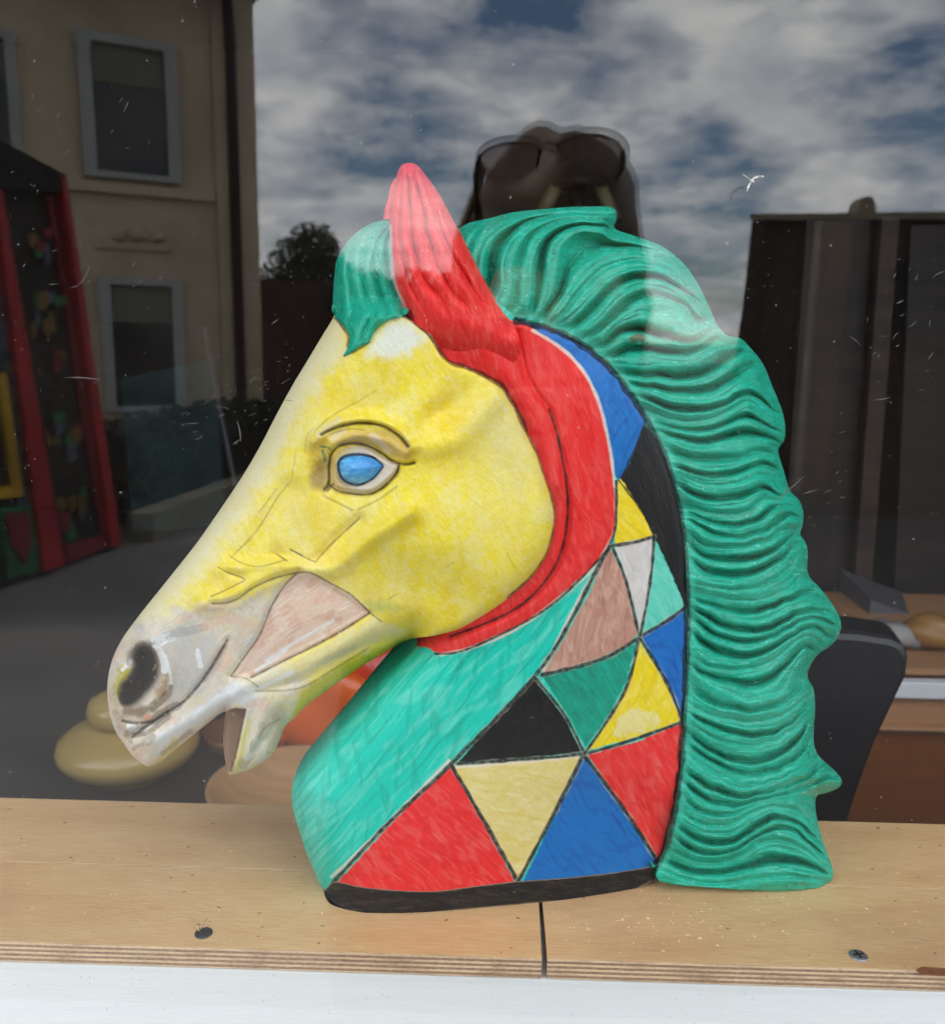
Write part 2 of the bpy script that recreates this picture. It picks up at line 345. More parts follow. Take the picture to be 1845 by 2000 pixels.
for a in ((125, 738, 195, 742, 1.4), (463, 822, 470, 863, 1.6), (455, 868, 470, 858, 1.3), (1655, 655, 1680, 675, .8), (1510, 985, 1570, 930, 1.2), (150, 560, 175, 520, .8), (1440, 1015, 1470, 1000, .6)): stroke(*a)
mesh_obj('smear', sv_, sf_, M_smear, pane)['kind'] = 'stuff'
sv_, sf_ = [], []
for a in ((1458, 374, 1468, 352, 2.4), (1464, 353, 1488, 344, 3.0), (1448, 339, 1466, 352, .6), (1466, 350, 1472, 356, 3.0), (1478, 346, 1492, 345, 2.6)): stroke(*a)
mesh_obj('feather_fleck', sv_, sf_, M_fleck, pane)['label'] = 'small pale forked fleck stuck on the glass'
# ------------------------------------------------------------------ painted horse head sculpture
TH9 = math.radians(9.0)
TDIR = np.array([math.cos(TH9), math.sin(TH9), 0.0]); NRM = np.array([math.sin(TH9), -math.cos(TH9), 0.0])
QP = np.array([0.0, 0.0775, SILL])               # a point of the sculpture's median plane
MM = 0.001
_ga = np.random.default_rng(5).random((256, 256))*2*math.pi
_gx = np.cos(_ga).astype(np.float32); _gy = np.sin(_ga).astype(np.float32)
def vn(x, y, seed=0):                             # smooth gradient noise, about 0..1
    x = x+seed*17.31; y = y+seed*9.77
    x, y = x*.8+y*.6, y*.8-x*.6
    xi = np.floor(x).astype(np.int64); yi = np.floor(y).astype(np.int64)
    fx = (x-xi).astype(np.float32); fy = (y-yi).astype(np.float32)
    def g(a, b):
        i, j = (xi+a) & 255, (yi+b) & 255; return _gx[i, j]*(fx-a)+_gy[i, j]*(fy-b)
    ux = fx*fx*fx*(fx*(fx*6-15)+10); uy = fy*fy*fy*(fy*(fy*6-15)+10)
    return np.clip(.5+.82*((g(0, 0)*(1-ux)+g(1, 0)*ux)*(1-uy)+(g(0, 1)*(1-ux)+g(1, 1)*ux)*uy), 0, 1)
def fbm(x, y, seed=0, o=4):
    s = 0; a = .5; t = 0
    for k in range(o): s = s+a*vn(x*2**k, y*2**k, seed+k*3); t += a; a *= .55
    return s/t
def streak(x, y, ang, lx, ly, seed, warp=14):     # brush marks running along ang (degrees, y down)
    if warp: x = x+warp*(vn(x/90, y/90, seed+40)-.5)*2; y = y+warp*(vn(x/90, y/90, seed+50)-.5)*2
    a = math.radians(ang) if np.isscalar(ang) else np.radians(ang)
    u = x*np.cos(a)+y*np.sin(a); v = -x*np.sin(a)+y*np.cos(a)
    return np.clip(.5+1.25*(vn(u/lx, v/ly, seed)*.6+vn(u/(lx*.5), v/(ly*.5), seed+7)*.4-.5), 0, 1)
def sst(a, b, x):
    t = np.clip((x-a)/(b-a), 0, 1); return t*t*(3-2*t)
def spline(pts, n=6, closed=False):
    P = np.array(pts, float); N_ = len(P); out = []
    rngi = range(N_ if closed else N_-1)
    for i in rngi:
        if closed: p0, p1, p2, p3 = P[(i-1) % N_], P[i], P[(i+1) % N_], P[(i+2) % N_]
        else: p0, p1, p2, p3 = P[max(i-1, 0)], P[i], P[i+1], P[min(i+2, N_-1)]
        for k in range(n):
            t = k/n; out.append(.5*((2*p1)+(-p0+p2)*t+(2*p0-5*p1+4*p2-p3)*t*t+(-p0+3*p1-3*p2+p3)*t**3))
    if not closed: out.append(P[-1])
    return np.array(out)
def pdist(x, y, line, closed=False, near=False):
    x = np.asarray(x, np.float32); y = np.asarray(y, np.float32)
    best = np.full(x.shape, 1e12, np.float32)
    if near: bx = np.zeros_like(x); by = np.zeros_like(x)
    n = len(line); m = n if closed else n-1
    for i in range(m):
        ax, ay = line[i]; cx, cy = line[(i+1) % n]; ddx, ddy = cx-ax, cy-ay; l2 = ddx*ddx+ddy*ddy+1e-9
        t = np.clip(((x-ax)*ddx+(y-ay)*ddy)/l2, 0, 1); qx = ax+t*ddx; qy = ay+t*ddy
        d = (x-qx)**2+(y-qy)**2; k = d < best
        best = np.where(k, d, best)
        if near: bx = np.where(k, qx, bx); by = np.where(k, qy, by)
    return (np.sqrt(best), bx, by) if near else np.sqrt(best)
def inside(x, y, poly):
    r = np.zeros(x.shape, bool); n = len(poly)
    for i in range(n):
        ax, ay = poly[i]; cx, cy = poly[(i+1) % n]
        if ay == cy: continue
        k = ((ay > y) != (cy > y)) & (x < (cx-ax)*(y-ay)/(cy-ay)+ax)
        r ^= k
    return r
def sdf_local(x, y, poly, pad):                   # signed distance (+ inside), exact only near the polygon, -pad outside its box
    out = np.full(x.shape, -float(pad), np.float32)
    lo = poly.min(0)-pad; hi = poly.max(0)+pad
    k = (x > lo[0]) & (x < hi[0]) & (y > lo[1]) & (y < hi[1])
    if k.any():
        d = pdist(x[k], y[k], poly, True); s = inside(x[k], y[k], poly); out[k] = np.where(s, d, -d)
    return out
def line_local(x, y, pts, pad, sm=5):
    ln = spline(pts, sm) if len(pts) > 2 else np.array(pts, float)
    out = np.full(x.shape, 1e3, np.float32); lo = ln.min(0)-pad; hi = ln.max(0)+pad
    k = (x > lo[0]) & (x < hi[0]) & (y > lo[1]) & (y < hi[1])
    if k.any(): out[k] = pdist(x[k], y[k], ln)
    return out
def ctrl(x, y, pts, sg):
    s = np.zeros_like(x, dtype=np.float32); w_ = np.zeros_like(s)
    for px, py, h in pts:
        k = np.exp(-((x-px)**2+(y-py)**2)/(2*sg*sg))+1e-7/(1+((x-px)**2+(y-py)**2)/1e5)
        s += k*h; w_ += k
    return s/w_
def dome(d, R): t = np.clip(d/R, 0, 1); return np.sqrt(np.clip(1-(1-t)**2, 0, 1))
def smin(a, b, k): h = np.clip(.5+.5*(b-a)/k, 0, 1); return b*(1-h)+a*h-k*h*(1-h)
def ridge(h, x, y, pts, wd, amp, sm=5):
    d = line_local(x, y, pts, wd*3, sm); return h+amp*np.exp(-(d/wd)**2)
def to3d(px, py, h_mm):                           # where the view ray meets the plane h in front of the median plane
    px = px.astype(float); py = py.astype(float); h = h_mm*MM
    R = fw[None]+RT[None]*((px-CX)/FPX)[:, None]-UP[None]*((py-CY)/FPX)[:, None]
    t = (h-(CAM-QP)@NRM)/(R@NRM)
    return CAM[None]+R*t[:, None]

def make_part(name, poly, hfun, cfun, matl, parent, step=1.6, back=5.0, bfun=None, floor=False, label=None):
    V, Fq, C, n0 = [], [], [], 0
    for side, stp in ((1, step), (-1, back)):
        lo = poly.min(0)-2*stp; hi = poly.max(0)+2*stp
        nx = int((hi[0]-lo[0])/stp)+2; ny = int((hi[1]-lo[1])/stp)+2
        gx, gy = np.meshgrid(lo[0]+np.arange(nx)*stp, lo[1]+np.arange(ny)*stp)
        ins = inside(gx, gy, poly)
        cell = ins[:-1, :-1] | ins[1:, :-1] | ins[:-1, 1:] | ins[1:, 1:]
        use = np.zeros_like(ins); use[:-1, :-1] |= cell; use[1:, :-1] |= cell; use[:-1, 1:] |= cell; use[1:, 1:] |= cell
        idx = -np.ones(ins.shape, int); idx[use] = np.arange(use.sum())
        x = gx[use].astype(np.float32); y = gy[use].astype(np.float32); o_ = ~ins[use]
        if o_.any():
            _, bx, by = pdist(x[o_], y[o_], poly, True, True); x[o_] = bx; y[o_] = by
        h = hfun(x, y)
        if side == 1 or bfun is None:
            P = to3d(x, y, h)
            if side == -1: P = P-2*(h*MM)[:, None]*NRM[None]
            hb = np.zeros_like(h)
        else:
            hb0 = bfun(x, y); P = to3d(x, y, h); P = P-((h-hb0)*MM)[:, None]*NRM[None]
        if floor: P[:, 2] = np.maximum(P[:, 2], SILL+0.0003)
        c = cfun(x, y)
        q = np.stack([idx[:-1, :-1][cell], idx[1:, :-1][cell], idx[1:, 1:][cell], idx[:-1, 1:][cell]], 1)
        # open boundary edges -> skirt towards the median plane (or the back surface)
        e = np.concatenate([q[:, [0, 1]], q[:, [1, 2]], q[:, [2, 3]], q[:, [3, 0]]]); nn = len(x)
        key = e[:, 0].astype(np.int64)*nn+e[:, 1]; rkey = e[:, 1].astype(np.int64)*nn+e[:, 0]
        be = e[~np.isin(key, rkey)]; bv = np.unique(be); mp_ = -np.ones(nn, int); mp_[bv] = nn+np.arange(len(bv))
        if bfun is None: mid = P[bv]-(side*h[bv]*MM)[:, None]*NRM[None]
        else:
            ha = h[bv]; hbk = bfun(x[bv], y[bv]); md = (ha+hbk)/2
            mid = P[bv]-(((ha if side == 1 else hbk)-md)*MM)[:, None]*NRM[None]
        if floor: mid[:, 2] = np.maximum(mid[:, 2], SILL+0.0003)
        sk = np.stack([be[:, 1], be[:, 0], mp_[be[:, 0]], mp_[be[:, 1]]], 1)
        q = np.concatenate([q, sk])
        if side == -1: q = q[:, ::-1]
        V.append(np.concatenate([P, mid])); C.append(np.concatenate([c, c[bv]])); Fq.append(q+n0); n0 += nn+len(bv)
    V = np.concatenate(V)-np.array(parent.location)[None]; C = np.concatenate(C); Fq = np.concatenate(Fq)
    m = bpy.data.meshes.new(name); m.vertices.add(len(V)); m.vertices.foreach_set('co', V.astype(np.float32).ravel())
    m.loops.add(Fq.size); m.loops.foreach_set('vertex_index', Fq.astype(np.int32).ravel())
    m.polygons.add(len(Fq)); m.polygons.foreach_set('loop_start', np.arange(0, Fq.size, 4, dtype=np.int32)); m.polygons.foreach_set('loop_total', np.full(len(Fq), 4, np.int32))
    m.polygons.foreach_set('use_smooth', np.ones(len(Fq), bool))
    m.update(calc_edges=True)
    at = m.color_attributes.new('paint', 'FLOAT_COLOR', 'POINT'); at.data.foreach_set('color', np.concatenate([np.clip(C, 0, 1), np.ones((len(C), 1))], 1).astype(np.float32).ravel())
    m.materials.append(matl); o = bpy.data.objects.new(name, m); COL.objects.link(o); o.parent = parent
    if label: o['label'] = label
    return o

def paint_mat(name, rough, spec, bump=0.12):
    m = bpy.data.materials.new(name); m.use_nodes = True; t = m.node_tree; b = t.nodes['Principled BSDF']; l = t.links.new
    a = N('ShaderNodeAttribute', t, attribute_name='paint')
    tcn = N('ShaderNodeTexCoord', t); n = N('ShaderNodeTexNoise', t); n.inputs['Scale'].default_value = 900; n.inputs['Detail'].default_value = 3; l(tcn.outputs['Object'], n.inputs['Vector'])
    mr = N('ShaderNodeMapRange', t); l(n.outputs[0], mr.inputs[0]); mr.inputs[3].default_value = 0.90; mr.inputs[4].default_value = 1.08
    mu = N('ShaderNodeMix', t, data_type='RGBA', blend_type='MULTIPLY'); mu.inputs[0].default_value = 1; l(a.outputs['Color'], mu.inputs[6]); l(mr.outputs[0], mu.inputs[7])
    l(mu.outputs[2], b.inputs['Base Color'])
    n2 = N('ShaderNodeTexNoise', t); n2.inputs['Scale'].default_value = 120; n2.inputs['Detail'].default_value = 4; l(tcn.outputs['Object'], n2.inputs['Vector'])
    m2 = N('ShaderNodeMapRange', t); l(n2.outputs[0], m2.inputs[0]); m2.inputs[1].default_value = .3; m2.inputs[2].default_value = .7; m2.inputs[3].default_value = rough-.08; m2.inputs[4].default_value = rough+.12; l(m2.outputs[0], b.inputs['Roughness'])
    b.inputs['Specular IOR Level'].default_value = spec
    bp = N('ShaderNodeBump', t); bp.inputs['Strength'].default_value = bump; bp.inputs['Distance'].default_value = 0.0006; l(n.outputs[0], bp.inputs['Height']); l(bp.outputs[0], b.inputs['Normal'])
    return m
M_paint = paint_mat('acrylic paint satin', 0.42, 0.20)
M_manep = paint_mat('acrylic paint green', 0.30, 0.36, 0.10)

# ---- outlines (in photograph units)
FACE = [(655, 606), (650, 622), (630, 655), (600, 705), (570, 755), (540, 810), (510, 868), (480, 920), (450, 966), (420, 1010), (385, 1060), (350, 1105), (310, 1155), (270, 1205), (241, 1245), (222, 1282), (212, 1320), (210, 1355), (214, 1390), (224, 1424), (240, 1450), (258, 1475), (278, 1492), (292, 1497), (312, 1489), (338, 1468), (372, 1440), (410, 1410), (430, 1394), (442, 1388)]
LIP = [(442, 1388), (438, 1420), (437, 1455), (441, 1490), (447, 1511), (456, 1513), (475, 1508), (502, 1496), (530, 1474), (546, 1446), (556, 1420), (575, 1403), (600, 1377), (635, 1351), (670, 1326), (705, 1302), (740, 1281), (782, 1256), (808, 1246)]
JAW = [(808, 1246), (851, 1241), (897, 1228), (947, 1200), (993, 1168), (1034, 1132), (1061, 1096), (1077, 1059), (1084, 1020), (1083, 985), (1069, 943), (1051, 887), (1027, 841), (1006, 796), (981, 757), (957, 740), (915, 719), (880, 708), (859, 687), (841, 656), (817, 635), (796, 621), (784, 612)]
TOPH = [(784, 612), (765, 585), (720, 570), (680, 580)]
S_face = spline(FACE, 5); S_lip = spline(LIP, 5); S_jaw = spline(JAW, 5)
HEADP = np.concatenate([S_face[:-1], S_lip[:-1], S_jaw[:-1], np.array(TOPH)])
SILH_H = np.concatenate([S_face[::2], S_lip[1::2]])

NECKL = [(880, 1150), (820, 1246), (810, 1257), (754, 1316), (705, 1372), (663, 1421), (632, 1456), (600, 1494), (582, 1515), (571, 1540), (570, 1564), (575, 1592), (586, 1627), (600, 1670), (617, 1708), (631, 1744)]
BTOP = [(631, 1744), (643, 1729), (656, 1722), (700, 1731), (750, 1737), (842, 1741), (920, 1732), (1004, 1722), (1100, 1715), (1200, 1704), (1284, 1690)]
MLINE = [(1284, 1690), (1300, 1655), (1313, 1610), (1322, 1560), (1330, 1490), (1334, 1420), (1338, 1340), (1341, 1260), (1342, 1200), (1340, 1120), (1334, 1050), (1324, 985), (1306, 915), (1284, 860), (1260, 815), (1228, 765), (1192, 718), (1150, 682), (1100, 652), (1055, 636), (1010, 626)]
NTOP = [(985, 600), (930, 560), (850, 560), (800, 590), (770, 640), (800, 800)]
S_nl = spline(NECKL, 5); S_ml = spline(MLINE, 5); S_bt = spline(BTOP, 5)
NECKP = np.concatenate([S_nl[:-1], S_bt[:-1], S_ml[:-1], np.array(NTOP)])
BBOT = [(1284, 1690), (1284, 1702), (1270, 1722), (1230, 1740), (1150, 1755), (1055, 1763), (950, 1772), (850, 1782), (750, 1788), (690, 1783), (652, 1777), (638, 1762), (631, 1744)]
S_bb = spline(BBOT, 5)
BASEP = np.concatenate([S_bt[:-1], S_bb[:-1]])
MOUT = [(880, 470), (905, 440), (960, 425), (1000, 415), (1060, 408), (1120, 404), (1170, 403), (1192, 404), (1203, 413), (1203, 430), (1201, 447), (1240, 461), (1290, 480), (1330, 510), (1360, 550), (1385, 600), (1400, 634), (1420, 655), (1446, 661), (1465, 680), (1490, 712), (1512, 765), (1527, 803), (1533, 838), (1530, 862), (1519, 880), (1530, 920), (1542, 957), (1560, 978), (1568, 1002), (1566, 1028), (1562, 1043), (1576, 1070), (1577, 1120), (1599, 1147), (1623, 1178), (1641, 1213), (1637, 1241), (1620, 1262), (1595, 1280), (1579, 1306), (1577, 1325), (1588, 1346), (1591, 1385), (1588, 1446), (1599, 1477), (1630, 1506), (1643, 1525), (1636, 1539), (1612, 1549), (1593, 1557), (1594, 1595), (1609, 1651), (1624, 1692), (1625, 1714), (1612, 1730)]
MBOT = [(1612, 1730), (1590, 1737), (1540, 1741), (1470, 1739), (1380, 1733), (1320, 1728), (1284, 1722)]
MIN_ = [(1272, 1700), (1290, 1640), (1304, 1560), (1315, 1460), (1322, 1340), (1326, 1200), (1318, 1060), (1290, 920), (1245, 830), (1178, 742), (1090, 674), (1000, 650), (930, 600), (880, 520)]
S_mo = spline(MOUT, 5); S_mb = spline(MBOT, 5)
MANEP = np.concatenate([S_mo[:-1], S_mb[:-1], spline(MIN_, 4)])
EARO = [(800, 318), (785, 322), (776, 337), (771, 360), (765, 380), (762, 402), (761, 430), (762, 461), (764, 495), (766, 530), (773, 560), (783, 587), (790, 608), (806, 628), (831, 648), (858, 684), (884, 706), (930, 715), (985, 720), (1015, 690), (1010, 650), (992, 620), (978, 600), (962, 575), (946, 547), (928, 513), (911, 479), (893, 445), (877, 415), (861, 385), (847, 363), (831, 342), (815, 323)]
EARP = spline(EARO, 4, True)
FORO = [(772, 428), (739, 432), (714, 442), (688, 461), (670, 484), (658, 507), (654, 530), (651, 565), (650, 590), (648, 605), (657, 622), (674, 640), (682, 659), (679, 677), (670, 696), (686, 689), (704, 677), (719, 670), (730, 650), (742, 637), (762, 625), (781, 620), (800, 600), (800, 520), (790, 450)]
FORP = spline(FORO, 5, True)

# ---- heights in millimetres in front of the median plane
def floor_h(px, py):
    p = PZ(px, py, SILL); return float((p-QP)@NRM)/MM
NC = [(px, py, floor_h(px, py)) for px, py in ((655, 1776), (750, 1788), (850, 1782), (950, 1772), (1055, 1763), (1150, 1755), (1230, 1740), (1275, 1716))]
NC += [(px, py-90, floor_h(px, py)+1.5) for px, py in ((700, 1783), (850, 1782), (1000, 1767), (1150, 1755), (1250, 1735))]
NC += [(900, 1500, 37), (1050, 1420, 40), (1200, 1400, 39), (1320, 1500, 35), (1325, 1300, 35), (1180, 1200, 41), (1300, 1120, 35), (1250, 980, 37), (1120, 1000, 42), (1150, 820, 40), (1040, 760, 44), (950, 660, 44), (860, 640, 42), (750, 1500, 35), (660, 1560, 33), (640, 1680, 32), (850, 1350, 38), (1000, 1250, 41), (1100, 680, 36), (900, 1000, 38)]
S_nleft = np.concatenate([spline(NECKL, 4)])
def h_neck(x, y):
    h = ctrl(x, y, NC, 75)
    h = h*dome(pdist(x, y, S_nleft)+1.0, 105)
    dm = pdist(x, y, S_ml[::2]); h = h-4.0*(1-dome(dm+.5, 16))
    h = ridge(h, x, y, [(890, 600), (950, 680), (1010, 750), (1055, 840), (1080, 940)], 34, 4.5)
    h = ridge(h, x, y, [(1010, 650), (1030, 740), (1072, 800), (1088, 850), (1104, 930), (1108, 1000), (1094, 1082), (1052, 1150), (988, 1200), (879, 1243)], 7, -2.6)
    h = ridge(h, x, y, [(1140, 740), (1165, 850), (1170, 980), (1140, 1085), (1050, 1175), (950, 1230), (860, 1255)], 26, 3.0)
    h = h+0.35*(streak(x, y, 70, 40, 4, 3)-.5)+0.5*(fbm(x/60, y/60, 8)-.5)
    return np.maximum(h, 1.0)
HC = [(890, 1060, 64), (1000, 1030, 58), (980, 900, 54), (850, 880, 56), (780, 1000, 58), (690, 930, 49), (620, 900, 46), (700, 740, 46), (640, 760, 43), (780, 680, 47), (860, 760, 51), (560, 960, 41), (500, 1020, 38), (640, 1080, 45), (520, 1130, 39), (420, 1130, 34), (340, 1260, 31), (280, 1330, 28), (420, 1260, 31), (580, 1220, 37), (680, 1200, 43), (780, 1180, 49), (860, 1180, 52), (260, 1430, 22), (310, 1450, 19), (400, 1370, 23), (500, 1330, 25), (480, 1450, 19), (530, 1440, 17), (600, 1330, 28), (700, 1260, 38), (780, 1230, 42)]
RC = [(600, 700, 120), (500, 900, 110), (400, 1050, 95), (290, 1200, 85), (220, 1350, 62), (270, 1470, 45), (380, 1410, 38), (480, 1480, 42), (560, 1400, 45), (640, 1340, 60), (760, 1270, 70)]
NOST = spline([(270, 1262), (291, 1262), (303, 1277), (308, 1302), (305, 1323), (294, 1341), (279, 1359), (258, 1377), (239, 1374), (232, 1353), (242, 1332), (258, 1314), (264, 1299), (261, 1280)], 4, True)
EYE = spline([(661, 905), (669, 894), (685, 889), (706, 888), (726, 892), (739, 900), (750, 910), (742, 921), (730, 935), (713, 944), (695, 947), (678, 942), (667, 933), (662, 920)], 4, True)
RIM = spline([(648, 898), (660, 883), (678, 874), (700, 872), (722, 876), (744, 889), (763, 900), (779, 907), (776, 922), (759, 940), (737, 957), (715, 964), (689, 961), (663, 957), (652, 951), (648, 937), (647, 918)], 4, True)
PINK = np.array([(582, 1118), (607, 1120), (649, 1141), (686, 1163), (724, 1195), (673, 1229), (619, 1259), (558, 1289), (491, 1323), (455, 1326), (482, 1278), (507, 1241), (531, 1183), (556, 1143)], float)
MOUTH = np.array([(443, 1388), (462, 1383), (479, 1385), (476, 1402), (466, 1450), (457, 1490), (449, 1511), (442, 1500), (437, 1455), (438, 1420)], float)
L_lip = [(258, 1440), (291, 1415), (321, 1394), (358, 1371), (388, 1338), (412, 1305), (434, 1268), (444, 1250)]
L_lip2 = [(240, 1408), (262, 1412), (282, 1411), (302, 1407), (328, 1390)]
L_brow = [(628, 849), (645, 840), (670, 831), (705, 826), (745, 831), (778, 850), (797, 872)]
L_lidu = [(634, 957), (643, 942), (643, 909), (647, 887), (660, 872), (682, 866), (704, 867), (726, 874), (748, 887), (766, 900), (787, 907), (809, 904)]
L_lidl = [(645, 948), (660, 959), (685, 964), (717, 966), (741, 957), (759, 942), (774, 924), (779, 909)]
L_pinkA = [(582, 1118), (558, 1141), (531, 1183), (507, 1241), (482, 1277), (452, 1320)]
L_pinkB = [(582, 1118), (607, 1119), (649, 1141), (686, 1162), (722, 1196), (745, 1214)]
L_pinkC = [(722, 1197), (673, 1229), (619, 1259), (558, 1289), (491, 1323)]
L_tend = [(582, 1118), (534, 1130), (491, 1150), (467, 1168), (443, 1177), (415, 1179)]
L_jawl = [(500, 1350), (588, 1330), (640, 1300), (700, 1268), (770, 1242)]
def h_head0(x, y):
    h = ctrl(x, y, HC, 62)
    R = ctrl(x, y, RC, 90)
    h = h*dome(pdist(x, y, SILH_H)+.6, R)
    base = ctrl(x, y, NC, 75)+1.5
    dj = pdist(x, y, S_jaw[::2])
    lim = base+30*dome(dj+.3, 150)-1.0
    front = sst(640, 760, x)
    h = np.where(front > 0, smin(h, lim+(1-front)*30, 6.0), h)
    r0 = h
    # skull forms 
    h = h-2.4*np.exp(-(((x-870)*.8+(y-800)*-.6)**2/70**2+((x-870)*.6+(y-800)*.8)**2/24**2))
    h = ridge(h, x, y, [(960, 780), (900, 850), (840, 870)], 30, 2.5)
    h = ridge(h, x, y, [(800, 1000), (720, 1055), (650, 1110), (590, 1108), (520, 1128), (450, 1165), (400, 1180)], 20, 3.6)
    h = ridge(h, x, y, [(430, 1110), (480, 1108), (540, 1100), (580, 1100)], 13, 2.0)
    h = ridge(h, x, y, [(540, 1085), (610, 1098), (660, 1050), (700, 1015)], 12, -1.8)
    h = ridge(h, x, y, [(427, 1108), (475, 1133), (435, 1158)], 9, -1.2)
    h = ridge(h, x, y, [(560, 960), (520, 1020), (470, 1080)], 30, -2.2)
    h = h-4.5*np.exp(-((x-700)**2/85**2+(y-915)**2/60**2))
    h = ridge(h, x, y, [(612, 862), (640, 838), (680, 822), (730, 820), (780, 840), (806, 872)], 13, 3.2)
    h = ridge(h, x, y, [(625, 920), (630, 950)], 16, -2.5)
    h = ridge(h, x, y, [(650, 866), (700, 850), (755, 862), (790, 886)], 13, 3.0)
    h = ridge(h, x, y, L_brow, 3.5, -2.2); h = ridge(h, x, y, L_lidu, 3.4, -2.0); h = ridge(h, x, y, L_lidl, 3.2, -1.5)
    h = r0+(h-r0)*1.6
    sr = sdf_local(x, y, RIM, 20); se = sdf_local(x, y, EYE, 20)
    h = h+3.6*sst(0, 9, sr)-5.5*sst(-2, 6, se)
    sp_ = sdf_local(x, y, PINK, 40)
    h = h-2.2*sst(-2, 12, sp_)+1.6*sst(12, 55, sp_)
    for ln, wd, am in ((L_pinkA, 7, -2.2), (L_pinkC, 5, -2.0), (L_tend, 8, -2.0), (L_lip, 6, -2.6), (L_lip2, 6, -2.0), (L_jawl, 9, -2.0)): h = ridge(h, x, y, ln, wd, am)
    h = ridge(h, x, y, [(470, 1345), (540, 1320), (640, 1275), (730, 1225)], 14, 1.6)
    h = ridge(h, x, y, [(275, 1460), (340, 1425), (410, 1385), (470, 1345)], 13, 2.2)
    h = ridge(h, x, y, [(250, 1270), (285, 1246), (315, 1268), (330, 1310), (316, 1352), (285, 1380)], 15, 4.2)
    h = ridge(h, x, y, [(232, 1300), (224, 1340), (232, 1385)], 10, 2.5)
    sn = sdf_local(x, y, NOST, 40); h = h-19*sst(-9, 26, sn)
    h = ridge(h, x, y, [(484, 1390), (474, 1440), (458, 1500)], 5, 1.2)
    sm_ = sdf_local(x, y, MOUTH, 20); hm = 8*dome(pdist(x, y, SILH_H)+2, 12); h = np.where(sm_ > -2, h*(1-sst(-2, 1.5, sm_))+hm*sst(-2, 1.5, sm_), h)
    h = ridge(h, x, y, [(545, 1405), (520, 1440), (490, 1480)], 8, -1.3)
    h = h+0.25*(streak(x, y, 60, 30, 4, 21)-.5)+0.7*(fbm(x/45, y/45, 18)-.5)
    return np.maximum(h, 0.8)
def h_head(x, y):
    return np.maximum(h_head0(x, y)-16*sst(3, 16, sdf_local(x, y, FORP, 20)), .8)
